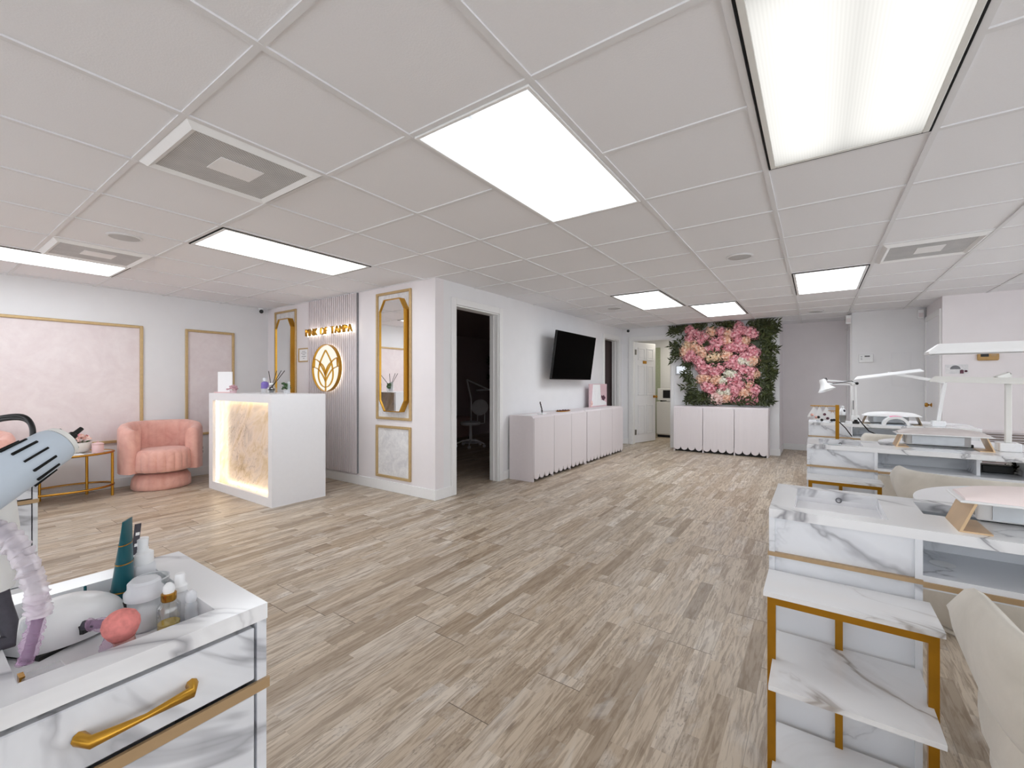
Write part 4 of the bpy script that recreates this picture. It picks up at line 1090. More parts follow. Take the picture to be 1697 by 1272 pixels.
def beige_chair(label, loc, rotz):
    t = thing('barrel_chair', label, 'chair', loc, rotz, 'beige suede barrel chairs')
    b = MB(); rings = []; n = 60; r0 = .315; th0 = .06
    # path : straight arms then half circle round the back (-y)
    path = []
    for k in range(8): path.append(((-r0, .24 - .24 * k / 8), (-1, 0)))
    for k in range(41):
        a = PI + PI * k / 40; path.append(((r0 * math.cos(a), r0 * math.sin(a)), (math.cos(a), math.sin(a))))
    for k in range(1, 9): path.append(((r0, .24 * k / 8), (1, 0)))
    m = len(path)
    for k, ((x, y), (nx, ny)) in enumerate(path):
        e = abs(2 * k / (m - 1) - 1)
        zt_ = .738 - .036 * e ** 2; zb = .53 + .05 * e ** 3
        if e > .95: zt_ -= .02 * ((e - .95) / .05) ** 2; zb += .02 * ((e - .95) / .05) ** 2
        zm = (zt_ + zb) / 2
        prof = [(0.0, zb + .03), (.004, zm), (-.004, zt_ - .03), (-.02, zt_ - .006), (-.035, zt_), (-.05, zt_ - .008), (-.062, zt_ - .035), (-.066, zm), (-.06, zb + .03), (-.045, zb + .004), (-.03, zb), (-.012, zb + .006)]
        rings.append([b.b.verts.new((x + nx * o_, y + ny * o_, z)) for o_, z in prof])
    q_ = len(rings[0])
    for A_, B_ in zip(rings, rings[1:]):
        for q in range(q_): b.b.faces.new((A_[q], B_[q], B_[(q + 1) % q_], A_[(q + 1) % q_]))
    for ring, s_ in ((rings[0], 1), (rings[-1], -1)):
        c = sum((v.co for v in ring), Vector()) / q_ + Vector((0, .02, 0)); cv = b.b.verts.new(c)
        for q in range(q_): b.b.faces.new((ring[q], ring[(q + 1) % q_], cv))
    b.build('backrest', 'suede', t, smooth=60)
    MB().lathe([(.24, .40), (.285, .405), (.297, .43), (.292, .465), (.265, .488), (.1, .495), (0, .495)], 40).build('seat', 'suede', t, smooth=60)
    b = MB().lathe([(.26, .03), (.285, .05), (.296, .2), (.296, .38), (.28, .398)], 40); b.build('drum', 'suede', t, smooth=60)
    b = MB(); rings = []
    pth = [((-.292, .1), (-1, 0)), ((-.292, .05), (-1, 0))] + [((.292 * math.cos(PI + PI * k / 40), .292 * math.sin(PI + PI * k / 40)), (math.cos(PI + PI * k / 40), math.sin(PI + PI * k / 40))) for k in range(41)] + [((.292, .05), (1, 0)), ((.292, .1), (1, 0))]
    for k, ((x, y), (nx, ny)) in enumerate(pth):
        groove = .006 * (1 if k in (13, 31) else 0)
        prof = [(0 - groove, .45), (.006 - groove, .5), (.004 - groove, .6), (-.012, .625), (-.028, .62), (-.034, .58), (-.034, .45)]
        rings.append([b.b.verts.new((x + nx * o_, y + ny * o_, z)) for o_, z in prof])
    for A_, B_ in zip(rings, rings[1:]):
        for q in range(7): b.b.faces.new((A_[q], B_[q], B_[(q + 1) % 7], A_[(q + 1) % 7]))
    b.b.faces.new(rings[0]); b.b.faces.new(list(reversed(rings[-1])))
    b.build('tub_shell', 'suede', t, smooth=50)
    for a in ():
        p0 = Vector((math.cos(a) * .235, math.sin(a) * .235, .3)); p1 = Vector((math.cos(a) * .288, math.sin(a) * .288, .6))
        m_ = align(p0, p1)
        MB().obx(m_ @ Matrix.Translation((0, 0, .15)), .13, .05, .33).build('back_support', 'suede', t, bevel=.02, seg=3, smooth=60)
    MB().lathe([(.25, 0), (.26, .01), (.26, .022), (.24, .03)], 40).build('plinth', 'suede', t, smooth=40)
    return t
c1 = beige_chair('beige suede barrel chair in front of the nearest manicure table', (.567, 1.165, 0), 0)
dup(c1, (.66, 3.0, 0), 0, 'beige suede barrel chair in front of the middle manicure table')
dup(c1, (.66, 4.96, 0), 0, 'beige suede barrel chair in front of the farthest manicure table')

def hand_rest(label, loc, pad, leg, Lw=.42):
    t = thing('hand_rest', label, 'hand rest', loc, 0, 'padded manicure hand rests')
    h = .085
    MB().bx(0, Lw, -.07, .09, h - .006, h).build('plate', 'white_plastic', t, bevel=.002)
    b = MB(); n = 16; prof = []
    rings = []
    for k in range(13):
        f = k / 12; x = .012 + (Lw - .024) * f; e = math.sin(PI * min(1, max(0, f))) ** .35 if 0 < f < 1 else .0
        e = max(e, .12); hh = .034 * e + .004; w = .075
        rings.append([b.b.verts.new((x, .01 + w * math.cos(a) * (.9 + .1 * e), h + hh * (max(0, math.sin(a)) ** .7) )) for a in [PI * q / 12 for q in range(13)]])
    for A_, B_ in zip(rings, rings[1:]):
        for q in range(12): b.b.faces.new((A_[q], B_[q], B_[q + 1], A_[q + 1]))
        b.b.faces.new((A_[12], B_[12], B_[0], A_[0]))
    b.b.faces.new(rings[0]); b.b.faces.new(list(reversed(rings[-1])))
    b.build('pad', pad, t, smooth=60)
    for x, sg in ((.012, 1), (Lw - .012, -1)):
        P = [(x + .016 * sg, h - .006), (x + .022 * sg, h - .006), (x - .006 * sg, .004), (x + .05 * sg, .004), (x + .05 * sg, 0), (x - .014 * sg, 0)]
        MB().prism(P, 'y', -.065, .085).build('leg', leg, t)
    return t
hand_rest('pale pink padded hand rest with champagne bent legs on the nearest table', (.315, 1.70, TZ_), 'pad_pink', 'legbeige', .46)
hand_rest('greige padded hand rest with champagne bent legs on the middle table', (.415, 3.70, TZ_), 'pad_grey', 'legbeige', .43)
hand_rest('white padded hand rest with bronze legs on the farthest table', (.385, 5.645, TZ_), 'pad_white', 'bronze', .44)
def dust_box(label, loc, w=.36):
    t = thing('dust_collector', label, 'dust collector', loc, 0, 'nail dust collectors under the hand rests')
    MB().bx(0, w, 0, .13, .004, .068).build('body', 'white_plastic', t, bevel=.004)
    MB().bx(.03, w - .03, -.004, 0, .01, .062).build('front', 'steel', t)
    MB().bx(-.003, 0, .02, .11, .014, .06).build('side_grille', 'hinge', t)
    MB().bx(.01, w - .01, .01, .12, 0, .004).build('foot', 'black', t)
    return t
dust_box('steel fronted nail dust collector under the pale pink hand rest', (.38, 1.79, TZ_), .325)
dust_box('steel fronted nail dust collector under the greige hand rest', (.48, 3.79, TZ_), .30)
dust_box('steel fronted nail dust collector under the white hand rest', (.45, 5.735, TZ_), .30)

# UV lamp on far table
t = thing('nail_lamp', 'white arched nail curing lamp with a hot pink top on the farthest table', 'nail lamp', (.625, 5.515, TZ_))
b = MB(); out = arc((0, .0), .1, 0, PI, 20); inn = arc((0, 0), .074, PI, 0, 20)
b.prism([(x, z * .86) for x, z in out] + [(x, z * .84) for x, z in inn], 'y', -.05, .05); b.build('arch', 'white_plastic', t, bevel=.004, smooth=40)
b = MB(); b.prism([(x, z * .86 + .002) for x, z in arc((0, 0), .1, PI * .36, PI * .64, 8)] + [(x, z * .86 - .002) for x, z in arc((0, 0), .1, PI * .64, PI * .36, 8)], 'y', -.045, .045)
b.build('pink_top', 'hotpink', t)
MB().bx(-.07, .07, -.045, .045, 0, .004).build('base_plate', 'grey_plastic', t)

# linear table lamps
def bar_lamp(label, base, a, b_, joint, head_w=.05, h=.022, mat='white_plastic', slope=None):
    """base on the table, post to joint, bar from a to b_"""
    t = thing('bar_lamp', label, 'lamp', base, 0, 'white linear manicure lamps')
    B0 = Vector(base); A_, C_ = Vector(a), Vector(b_); J = Vector(joint)
    w = MB().bx(B0.x - .045, B0.x + .045, B0.y - .045, B0.y + .045, B0.z, B0.z + .05); w.build('base', 'marble_b', t, world=True, bevel=.004)
    MB().bar(B0 + Vector((0, 0, .05)), J, .026).build('post', mat, t, world=True, bevel=.003)
    mid = (A_ + C_) / 2
    MB().bar(J, mid + Vector((0, 0, .03)), .03, .026).build('arm', mat, t, world=True, bevel=.003)
    b = MB().ball(J, .014); b.ball(mid + Vector((0, 0, .03)), .011); b.build('knuckle', 'hinge', t, world=True, smooth=60)
    d = (C_ - A_).normalized(); s_ = Vector((-d.y, d.x, 0)).normalized() * head_w / 2; up = Vector((0, 0, 1))
    b = MB(); e0, e1 = A_, C_
    bot = [e0 - s_, e1 - s_, e1 + s_, e0 + s_]; q = .5; ins = d * .025
    low = [p for p in bot]; mid_ = [p + up * h * .25 for p in bot]
    top = [e0 - s_ * q + up * h + ins, e1 - s_ * q + up * h - ins, e1 + s_ * q + up * h - ins, e0 + s_ * q + up * h + ins]
    V = [[b.b.verts.new(p) for p in r] for r in (low, mid_, top)]
    b.b.faces.new(list(reversed(V[0]))); b.b.faces.new(V[2])
    for A1, B1 in zip(V, V[1:]):
        for k in range(4): b.b.faces.new((A1[k], A1[(k + 1) % 4], B1[(k + 1) % 4], B1[k]))
    b.build('head', mat, t, world=True)
    b = MB(); z = -.0015
    b.b.faces.new([b.b.verts.new(p * 1.0) for p in [e0 - s_ * .8 + d * .01 + up * z, e1 - s_ * .8 - d * .01 + up * z, e1 + s_ * .8 - d * .01 + up * z, e0 + s_ * .8 + d * .01 + up * z]])
    b.build('diffuser', 'frost', t, world=True)
    return t
bar_lamp('white bar lamp floating over the nearest table, its post out of frame', (1.02, 1.85, TZ_), (.275, 1.8, 1.243), (.98, 1.8, 1.243), (1.02, 1.85, 1.3), .07, .03)
bar_lamp('grey white bar lamp with a marble base on the middle table', (.925, 3.76, TZ_), (.585, 3.75, 1.168), (1.15, 3.7, 1.145), (.925, 3.76, 1.21), .06, .036, 'ivory')
bar_lamp('white bar lamp leaning over the farthest table', (.935, 5.6, TZ_), (.32, 5.6, 1.195), (.835, 5.6, 1.27), (.985, 5.62, 1.17), .055, .032)

# architect lamp on the far table
t = thing('architect_lamp', 'white jointed architect lamp clamped to the farthest table', 'lamp', (.312, 5.5, TZ_))
def W_(*p): return [tuple(q) for q in p]
y = 5.5
sc_ = 5.5 / 5.6
jx, jz = .300, 1.160
MB().bar((.305, y, .83), (jx - .008, y, jz), .014).bar((.335, y, .83), (jx + .022, y, jz), .014).build('lower_arm', 'white_plastic', t, world=True)
MB().bar((jx, y, jz + .012), (.095, y, 1.192), .014).bar((jx, y, jz - .014), (.095, y, 1.160), .014).build('upper_arm', 'white_plastic', t, world=True)
MB().bx(.29, .355, y - .02, y + .02, .8, .84).ball((jx + .005, y, jz), .022, 1, .9, 1).build('joint', 'white_plastic', t, world=True, bevel=.004)
MB().ball((jx + .035, y - .01, jz), .014).bx(.303, .308, y - .018, y - .01, .9, .99).build('knob', 'black', t, world=True)
b = MB().bx(.30, .352, y - .02, y + .03, TZ_, TZ_ + .02).lathe([(.022, TZ_ + .02), (.008, TZ_ + .045)], 12, Matrix.Translation((.326, y, 0))).bx(.316, .336, y - .018, y - .004, TZ_, TZ_ + .01)
b.build('clamp', 'black', t, world=True)
m = align((.052, y, 1.20), (.095, y - .02, 1.085))
MB().lathe([(.0, 0), (.024, .002), (.03, .02), (.032, .045), (.05, .085), (.078, .118), (.075, .119), (.047, .086), (.028, .05), (0, .04)], 24, m).build('shade', 'white_plastic', t, world=True, smooth=50)
MB().ball(m @ Vector((0, 0, .08)), .022).build('bulb', 'frost', t, world=True, smooth=60)
MB().tube([(.1, y, 1.19), (.085, y - .01, 1.215), (.07, y, 1.205)], .004, 6).tube([(.14, y - .012, 1.158), (.22, y - .014, 1.17), (.29, y - .012, 1.185), (.335, y - .012, 1.16)], .004, 6).build('cord', 'black', t, world=True)
tag(MB().tube([(.34, 5.455, .82), (.37, 5.43, .77), (.42, 5.4, .70), (.50, 5.38, .662), (.57, 5.39, .65), (.6, 5.42, .643)], .0055, 8).tube([(.15, 5.43, .79), (.19, 5.42, .778), (.24, 5.41, .72), (.29, 5.4, .64)], .005, 8).build('lamp_cord', 'black', smooth=60), 'black lamp cord trailing off the front of the farthest table', 'cord')

# gold rack with hanging charms, on the shelf rack of the far table
t = thing('display_stand', 'gold bar stand for hanging nail swatches before the farthest table', 'display stand', (.17, 5.3, .57))
MB().bx(.10, .215, 5.27, 5.34, .57, .578).build('base', 'gold', t, world=True)
MB().bar((.172, 5.3, .578), (.172, 5.3, .95), .010, .03).build('post', 'gold_dark', t, world=True)
MB().tube([(-.045, 5.3, .937), (.172, 5.3, .937)], .005, 8).build('top_bar', 'gold', t, world=True)
MB().tube([(.09, 5.3, .89), (.172, 5.3, .89)], .003, 8).build('lower_bar', 'gold', t, world=True)
def charm(label, x, z, w, hh, seed):
    random.seed(seed)
    t = thing('swatch_charm', label, 'nail swatches', (x, 5.3, z), 0, 'nail swatches hanging on the gold stand')
    MB().tube([(0.008 * math.cos(2 * PI * k / 12), 0, .0 + .008 * math.sin(2 * PI * k / 12)) for k in range(12)], .0018, 6, closed=True).build('ring', 'gold', t)
    for k in range(3):
        a = (k - 1) * w
        b = MB().prism([(-.006, -.004), (.006, -.004), (.022 + a, -hh), (-.022 + a, -hh)], 'y', -.012 + k * .005, -.009 + k * .005); b.build('strip', 'paper', t)
    b = MB()
    for k in range(2): b.ball(((k - .4) * w * random.uniform(.6, 1.2), -.014, -hh + random.uniform(-.015, .03)), .013, 1, .4, 1, 8)
    b.build('sample', ('rosegold', 'black', 'plum', 'black')[seed % 4], t)
charm('white nail swatches at the left end of the gold stand', -.015, .927, .035, .1, 0)
charm('white nail swatches with black tips near the left of the stand', .03, .927, .03, .125, 1)
charm('white nail swatches in the middle of the gold stand', .085, .927, .03, .1, 2)
charm('white nail swatches on the short lower bar beside the post', .135, .88, .022, .09, 3)
t = thing('figurine', 'small white bottle with a dark grey base beside the architect lamp', 'bottle', (.225, 5.6, TZ_))
MB().lathe([(.02, 0), (.026, .03), (.03, .07), (.024, .075)], 16).build('holder', 'hinge', t, smooth=40)
MB().lathe([(.022, .075), (.03, .1), (.024, .13), (.012, .15), (.016, .165), (0, .17)], 16).build('bottle', 'white_plastic', t, smooth=40)
MB().ball((.012, -.02, .12), .011, 1, .6, 1.3).build('dark_label', 'dark_cloth', t)

# power brick and cables behind the middle table
t = thing('power_strip', 'black power box lying in the open end of the middle table', 'power strip', (.87, 3.72, .636))
MB().bx(-.07, .06, -.04, .04, 0, .045).build('body', 'black', t, bevel=.005)
b = MB(); random.seed(12)
for k in range(5):
    p = Vector((.93 + .012 * k, 3.72, .66)); P = [p]
    for q in range(7): p = p + Vector((random.uniform(-.015, .03), random.uniform(-.03, .03), random.uniform(-.035, .035))); p.z = min(max(p.z, .645), .72); P.append(p.copy())
    b.tube(P, .005, 6)
tag(b.build('cable_bundle', 'black', smooth=60), 'tangle of black cables in the open end of the middle table', 'cables')
t = thing('steel_clip', 'small chrome clip lying on the rim of the middle table tray', 'clip', (.1, 3.5, TZ_))
b = MB().tube([(.035 * math.cos(a) , .012 * math.sin(a), .004) for a in [2 * PI * k / 20 for k in range(20)]], .003, 6, closed=True).bar((-.06, .0, .004), (.0, .005, .004), .006)
b.build('wire', 'steel', t, smooth=60)
t = thing('plug', 'black plug on a short lead beside the greige hand rest', 'plug', (.775, 3.82, TZ_))
MB().bx(-.02, .02, -.012, .012, 0, .02).build('body', 'black', t, bevel=.003)
MB().tube([(-.02, 0, .01), (-.05, .005, .014), (-.07, -.01, .008)], .004, 6).build('lead', 'black', t)

# ------------------------------------------------------------------ dark treatment room
t = thing('swivel_stool', 'white swivel stool on castors in the dark treatment room', 'stool', (-5.2, 6.12, 0))
MB().lathe([(0, .40), (.17, .405), (.185, .43), (.18, .46), (.1, .475), (0, .477)], 28).build('seat', 'pad_white', t, smooth=60)
m = Matrix.Translation((.05, .21, .72)) @ Matrix.Rotation(-.15, 4, 'X')
MB().ball((0, 0, 0), .2, 1, .16, .75, 20, mat=m).build('backrest', 'pad_white', t, smooth=60)
for x in (-.05, .12): MB().tube([(x * .8 + .02, .1, .42), (x + .02, .235, .43), (x + .02, .25, .7)], .009, 8).build('back_post', 'white_plastic', t, smooth=60)
MB().tube([(0, 0, .1), (0, 0, .41)], [.03, .022], 12).build('column', 'white_plastic', t, smooth=60)
for k in range(5):
    a = 2 * PI * k / 5 + .3; L = .27
    g_ = MB().tube([(0, 0, .13), (math.cos(a) * L * .5, math.sin(a) * L * .5, .12), (math.cos(a) * L, math.sin(a) * L, .07)], [.016, .014, .011], 8).build('leg', 'white_plastic', t, smooth=60)
    MB().lathe([(.027, -.012), (.03, 0), (.027, .012)], 14, Matrix.Translation((math.cos(a) * L, math.sin(a) * L, .03)) @ Matrix.Rotation(PI / 2, 4, 'X')).build('castor', 'white_plastic', g_, smooth=40)
t = thing('treatment_bed', 'low padded bed with a pinkish cushion in the dark room', 'bed', (-6.0, 6.05, 0))
MB().bx(-.32, .3, -.95, .75, .1, .5).build('body', 'sofa', t, bevel=.05, seg=3)
MB().bx(-.3, .1, -.1, .3, .5, .78).build('cushion', 'velvet', t, bevel=.08, seg=4, smooth=60)
for x in (-.28, .22):
    for y in (-.9, .68): MB().bx(x, x + .05, y, y + .05, 0, .1).build('leg', 'black', t)
t = thing('magnifier_lamp', 'white folding arm lamp on a stand in the dark room', 'lamp', (-5.55, 6.55, 0))
MB().lathe([(.16, 0), (.16, .02), (.03, .035)], 24).build('base', 'white_plastic', t, smooth=40)
MB().tube([(0, 0, .03), (0, 0, .86)], .014, 10).build('stand', 'white_plastic', t, smooth=60)
MB().tube([(0, 0, .86), (-.16, .06, 1.24)], .017, 10).tube([(-.16, .06, 1.24), (.28, .18, 1.05)], .015, 10).build('arm', 'white_plastic', t, smooth=60)
MB().bar((.02, .14, 1.03), (.42, .24, 1.05), .05, .03).build('head', 'white_plastic', t, bevel=.008)
random.seed(4)
t = thing('flower_hoop', 'round dark flower and leaf arrangement on the treatment room wall', 'flower wall', (-5.6, YB, .8))
for k in range(26):
    a = random.uniform(0, 2 * PI); r = .52 * math.sqrt(random.random())
    head('pppebw'[k % 6], (-5.55 + r * math.cos(a), YB - .09, 1.42 + r * 1.1 * math.sin(a)), 1.1, t)
b = MB()
for k in range(70):
    a = random.uniform(0, 2 * PI); r = random.uniform(.5, .66)
    spray(b, (-5.55 + r * math.cos(a), YB - .06, 1.42 + r * 1.05 * math.sin(a)), Vector((math.cos(a), -.2, math.sin(a))) + Vector((random.uniform(-.6, .6), 0, random.uniform(-.6, .6))), .12, 4, 9)
for v in b.b.verts: v.co.y = min(v.co.y, YB - .004); v.co.z = min(v.co.z, H - .02)
o = b.build('foliage', 'leaf', t, world=True); o['kind'] = 'stuff'
MB().lathe([(.56, -.02), (.56, -.003)], 40, Matrix.Translation((-5.55, YB, 1.42)) @ Matrix.Rotation(-PI / 2, 4, 'X')).build('backing', 'leaf', t, world=True)

# ------------------------------------------------------------------ left foreground: lamp and tray
TR = .715
t = thing('slotted_lamp', 'pale blue grey slotted lamp head on an ivory arm at the left edge', 'lamp', (-1.012, .02, TZ_))
cap, opn = Vector((-.968, .150, 1.060)), Vector((-.938, .097, 1.027)); ax = (opn - cap).normalized()
m = align(cap, opn); rc = .0285
MB().lathe([(rc * .93, .0), (rc, .006), (rc * 1.08, .045), (rc * 1.16, .09), (rc * 1.28, .15), (rc * 1.22, .15), (rc * 1.0, .05), (rc * .8, .01)], 40, m).build('shade', 'grey_plastic', t, world=True, smooth=50)
MB().lathe([(rc * .92, -.001), (rc * .86, -.009), (rc * .5, -.013), (0, -.014)], 32, m).build('end_cap', 'ivory', t, world=True, smooth=50)
b = MB()
for k in range(12):
    a = 2 * PI * k / 12
    for (z0, z1) in ((.028, .062),) :
        r0, r1 = rc * 1.055, rc * 1.16
        p0 = m @ Vector((math.cos(a) * r0, math.sin(a) * r0, z0)); p1 = m @ Vector((math.cos(a) * r1, math.sin(a) * r1, z1))
        nrm = (m.to_3x3() @ Vector((math.cos(a), math.sin(a), 0)))
        b.bar(p0, p1, .003, .003, up=nrm)
b.build('vent_slot', 'blackgap', t, world=True)
b = MB()
for k in range(10):
    a = 2 * PI * k / 10
    b.bar(m @ Vector((math.cos(a) * rc * .6, math.sin(a) * rc * .6, -.0125)), m @ Vector((math.cos(a) * rc * .8, math.sin(a) * rc * .8, -.0105)), .0015, .002)
b.build('cap_slot', 'hinge', t, world=True)
s0 = m @ Vector((0.004, 0, -.013)); s1 = s0 + (m.to_3x3() @ Vector((.0, .0, -.024))) + Vector((0, 0, .004))
MB().tube([s0, s0.lerp(s1, .45), s0.lerp(s1, .5), s1], [.007, .006, .0038, .0034], 10).build('switch', 'black', t, world=True, smooth=50)
MB().tube([(-1.0, .075, .99), (-1.006, .085, .93), (-1.016, .094, .845)], [.036, .032, .019], 20).build('arm', 'ivory', t, world=True, smooth=60)
MB().tube([(-1.016, .094, .85), (-1.013, .098, .82), (-1.007, .104, .79), (-1.0, .104, .765), (-.99, .07, TZ_ + .012), (-1.012, .02, TZ_ + .02)], .0115, 12).build('gooseneck', 'dark_cloth', t, world=True, smooth=60)
MB().bx(-1.05, -.975, -.01, .05, TZ_, TZ_ + .03).build('clamp', 'black', t, world=True, bevel=.004)
for dz_, sd in ((0, 1), (.0035, 2)):
    ruffled('cord', [(-1.04, .05, 1.078 + dz_), (-1.022, .088, 1.096 + dz_), (-1.0, .107, 1.102 + dz_), (-.984, .119, 1.1 + dz_), (-.9755 + dz_, .1245, 1.09), (-.974 + dz_, .125, 1.07), (-.976 + dz_, .122, 1.045)], .0033, 'black', t, n=60, amp=0)

# nail drill in the tray
DU = t = thing('nail_drill_unit', 'white curved nail drill machine with a lilac sleeved cord in the left foreground tray', 'nail drill', (-1.078, .18, TR), .45)
b = MB(); rings = []
n = 18; Lx = .17
for k in range(n + 1):
    f = k / n; yy = -.075 + .155 * f
    hh = .06 * (math.sin(PI * (.06 + .9 * f)) ** .55) * (1 - .15 * f) + .006
    w = .05 + .012 * math.sin(PI * f)
    w *= (math.sin(PI * (.02 + .96 * f))) ** .3
    rings.append([b.b.verts.new((w * math.cos(a) * (1 if math.cos(a) > 0 else 1), yy, .006 + hh * max(0, math.sin(a)) ** .8)) for a in [PI * q / 14 for q in range(15)]])
for A_, B_ in zip(rings, rings[1:]):
    for q in range(14): b.b.faces.new((A_[q], B_[q], B_[q + 1], A_[q + 1]))
    b.b.faces.new((A_[14], B_[14], B_[0], A_[0]))
b.b.faces.new(rings[0]); b.b.faces.new(list(reversed(rings[-1])))
b.build('shell', 'white_plastic', t, smooth=60)
MB().bx(-.045, .045, -.07, .075, 0, .006).build('sole', 'black', t)
MB().obx(Matrix.Translation((.0585, -.012, .024)) @ Matrix.Rotation(-.2, 4, 'Y'), .01, .022, .014).build('display', 'black', t)
MB().obx(Matrix.Translation((.055, .058, .03)) @ Matrix.Rotation(-.3, 4, 'Y') @ Matrix.Rotation(.25, 4, 'Z'), .004, .016, .01).build('grille', 'black', t)
MB().lathe([(.012, 0), (.01, .012), (0, .014)], 16, Matrix.Translation((.012, -.06, .048))).build('knob', 'frost', t, smooth=50)
for (x, y, zz, c_) in ((-.04, .0, .052, 'hinge'), (-.036, .014, .046, 'bronze'), (-.03, .05, .05, 'teal')):
    MB().tube([(x, y, .03), (x, y, zz)], .0016, 6).build('bit_shank', 'steel', t, smooth=60)
    MB().lathe([(.0022, 0), (.0036, .004), (.003, .012), (0, .014)] if c_ == 'hinge' else [(.0022, 0), (.0022, .009), (0, .01)], 8, Matrix.Translation((x, y, zz))).build('bit', c_, t, smooth=60)

# cosmetics in the tray (world positions on the tray bottom)
def at(x, y): return (x, y, TR)
t = thing('squeeze_tube', 'teal squeeze tube with gold bands standing in the tray', 'tube', at(-1.121, .262))
b = MB(); rings = []
for k in range(10):
    f = k / 9; z = .0 + .172 * f; rx = .018 + .004 * math.sin(PI * f * .8); ry = .018 * (1 - f ** 1.3) + .0015
    rings.append([b.b.verts.new((ry * math.cos(2 * PI * q / 20), rx * math.sin(2 * PI * q / 20), z)) for q in range(20)])
for A_, B_ in zip(rings, rings[1:]):
    for q in range(20): b.b.faces.new((A_[q], A_[(q + 1) % 20], B_[(q + 1) % 20], B_[q]))
b.b.faces.new(list(reversed(rings[0]))); b.b.faces.new(rings[-1]); b.build('body', 'teal', t, smooth=60)
for z, in ((.034,), (.088,), (.125,)):
    f = z / .172; rx = .0182 + .004 * math.sin(PI * f * .8); ry = .018 * (1 - f ** 1.3) + .0018
    MB().lathe([(1, z), (1, z + .0022)], 24, sx=ry + .0004, sy=rx + .0004, close=False).build('gold_band', 'brass', t, smooth=40)
MB().lathe([(.0186, 0), (.0186, .016), (.018, .018)], 20).build('cap', 'black' if False else 'teal', t, smooth=40)
t.rotation_euler = (.0, .06, .95)
t = thing('plastic_tray_card', 'dark striped packet leaning behind the teal tube', 'packet', at(-1.135, .285))
MB().obx(Matrix.Translation((0, 0, .078)) @ Matrix.Rotation(-.14, 4, 'X'), .002, .014, .15).build('sleeve', 'dark_cloth', t)
b = MB()
for k in range(6): b.obx(Matrix.Translation((.0012, 0, .078)) @ Matrix.Rotation(-.14, 4, 'X') @ Matrix.Translation((0, 0, -.055 + k * .022)), .001, .009, .006)
b.build('print', 'paper', t)
t.rotation_euler = (0, 0, .6)
t = thing('pump_bottle', 'frosted white stepped pump bottle behind the teal tube', 'bottle', at(-1.145, .3))
MB().lathe([(.021, 0), (.023, .005), (.023, .065), (.016, .075)], 24).build('body', 'frost', t, smooth=40)
MB().lathe([(.02, .068), (.02, .09), (.012, .095), (.012, .1)], 24).build('collar', 'white_plastic', t, smooth=40)
MB().lathe([(.011, .1), (.012, .12), (.0, .122)], 20).build('pump_head', 'white_plastic', t, smooth=40)
t = thing('acrylic_jar', 'clear acrylic jar with a domed lid behind the pink brush', 'jar', at(-.992, .264))
MB().lathe([(.022, 0), (.024, .004), (.024, .055)], 26).build('body', 'clear_plastic', t, smooth=40)
MB().lathe([(.021, .002), (.021, .03), (0, .03)], 20).build('content', 'paper', t, smooth=40)
MB().lathe([(.028, .056), (.029, .06), (.029, .068), (.024, .074), (.024, .084), (.02, .088), (0, .088)], 28).build('lid', 'frost', t, smooth=40)
t = thing('glass_bowl', 'clear round glass dish at the back of the tray', 'dish', at(-1.068, .294))
MB().lathe([(.012, 0), (.02, .004), (.028, .03), (.03, .06), (.028, .06), (.024, .03), (.0, .006)], 28).build('dish', 'glass', t, smooth=50)
MB().tube([(.029 * math.cos(2 * PI * k / 28), .029 * math.sin(2 * PI * k / 28), .06) for k in range(28)], .0014, 6, closed=True).build('rim', 'frost', t, smooth=60)
t = thing('dropper_bottle', 'clear bottle of yellow oil with a gold collar', 'bottle', at(-.945, .286))
MB().lathe([(.016, 0), (.0175, .004), (.0175, .045), (.012, .052), (.009, .055)], 24, close=False).build('bottle', 'glass', t, smooth=40)
MB().lathe([(.0162, .002), (.0162, .016), (0, .016)], 24).build('oil', 'yellow', t, smooth=40)
MB().lathe([(.0105, .054), (.0115, .056), (.0115, .067), (.009, .068)], 20).build('collar', 'brass', t, smooth=40)
MB().lathe([(.008, .068), (.009, .073), (.008, .08), (.004, .085), (0, .086)], 16).build('teat', 'white_plastic', t, smooth=60)
t = thing('spray_bottle', 'small white spray bottle at the right end of the tray', 'bottle', at(-.968, .31))
MB().lathe([(.014, 0), (.0155, .003), (.0155, .048), (.01, .055)], 22).build('body', 'frost', t, smooth=40)
MB().lathe([(.011, .056), (.0115, .066), (.0105, .067), (.0085, .07), (.0085, .084), (.007, .088), (0, .0885)], 20).build('nozzle', 'white_plastic', t, smooth=40)
t = thing('mini_vial', 'tiny clear vial beside the spray bottle', 'vial', at(-.928, .314))
MB().lathe([(.009, 0), (.01, .003), (.01, .04), (.006, .046)], 18).build('body', 'clear_plastic', t, smooth=40)
MB().lathe([(.0075, .046), (.0085, .05), (.0085, .06), (.004, .066), (0, .066)], 16).build('cap', 'frost', t, smooth=50)
t = thing('powder_brush', 'coral kabuki brush with a rose gold handle at the tray front', 'brush', at(-.918, .222))
hd = Matrix.Translation((0, 0, 0)) @ Matrix.Rotation(.14, 4, 'X')
MB().lathe([(.013, 0), (.0145, .004), (.014, .026), (.0155, .03)], 24, hd).build('handle', 'rosegold', t, smooth=40)
MB().lathe([(.0145, .03), (.019, .036), (.024, .047), (.0245, .056), (.021, .066), (.012, .073), (0, .076)], 32, hd).build('bristles', 'brush_hair', t, smooth=60)
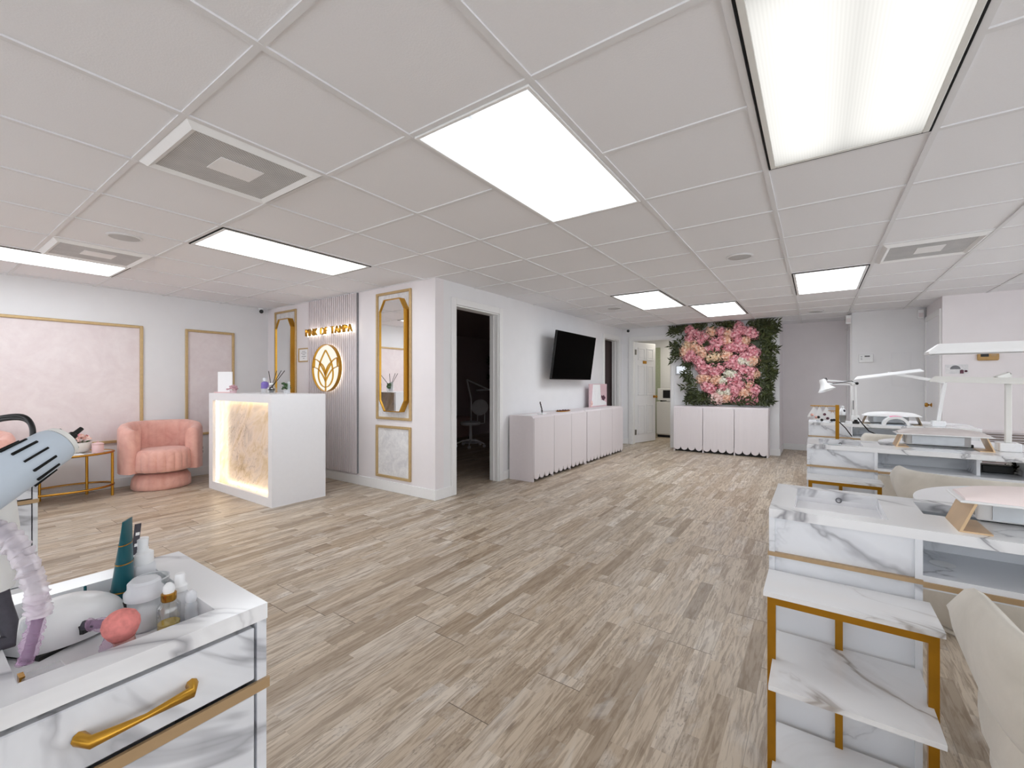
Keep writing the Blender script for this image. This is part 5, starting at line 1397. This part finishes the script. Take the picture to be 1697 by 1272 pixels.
# tulle sleeved cord
t = DU
up_ = [(-.972, .088, .95), (-.94, .103, .925), (-.922, .114, .893), (-.91, .121, .856), (-.909, .122, .824), (-.916, .117, .788), (-.922, .111, .757)]
lo_ = [(-.9, .115, .726), (-.9, .142, .726), (-.903, .172, .726), (-.905, .196, .726)]
for path, sl in ((up_, ((0, 5, .0135, 'tulle', .4, 3, 64), (3, 7, .010, 'lilac', .42, 5, 48))), (lo_, ((0, 4, .0105, 'lilac', .4, 8, 46),))):
    cd = ruffled('cord', path, .0062, 'dark_cloth', t, amp=.1)
    for a, c, r, mt_, am, sd, n_ in sl:
        o = ruffled('sleeve', path[a:c], r, mt_, t, amp=am, seed=sd, n=n_); o.parent = cd
t = thing('drill_handpiece', 'lilac sleeved handpiece with a dark knurled tip by the brush', 'handpiece', (-.95, .18, .73))
ruffled('tip', [(-1.0, .186, .752), (-.992, .193, .753)], .0072, 'dark_cloth', t, n=6, amp=.15)
ruffled('grip', [(-.99, .195, .753), (-.974, .21, .753)], .0068, 'dark_cloth', t, n=8, amp=.1)
ruffled('sleeve', [(-.995, .19, .753), (-.965, .214, .75), (-.945, .208, .738), (-.93, .197, .728)], .0095, 'lilac', t, amp=.35, seed=2, n=24)
t = thing('file_box', 'small clear box with a gold end lying at the front of the tray', 'box', (-.93, .122, TR))
MB().bx(-.012, .01, -.014, .03, 0, .02).build('box', 'clear_plastic', t, bevel=.003)
MB().bx(-.013, .004, -.016, -.01, .012, .022).build('gold_end', 'brass', t)

# ------------------------------------------------------------------ camera, light, render look
cam = bpy.data.cameras.new('camera'); co = bpy.data.objects.new('camera', cam); COL.objects.link(co)
co.location = (0, 0, HC); co.rotation_euler = (PI / 2, 0, YAW)
cam.sensor_fit = 'HORIZONTAL'; cam.sensor_width = 36; cam.lens = 36 * 721.4 / 1697; cam.clip_start = .02
S.camera = co
w = bpy.data.worlds.new('world'); S.world = w; w.use_nodes = True
w.node_tree.nodes['Background'].inputs[0].default_value = (.95, .98, 1.02, 1); w.node_tree.nodes['Background'].inputs[1].default_value = 1.2
S.view_settings.view_transform = 'Standard'; S.view_settings.look = 'None'; S.view_settings.gamma = 1
S.view_settings.use_curve_mapping = False
S.view_settings.exposure = 1.15
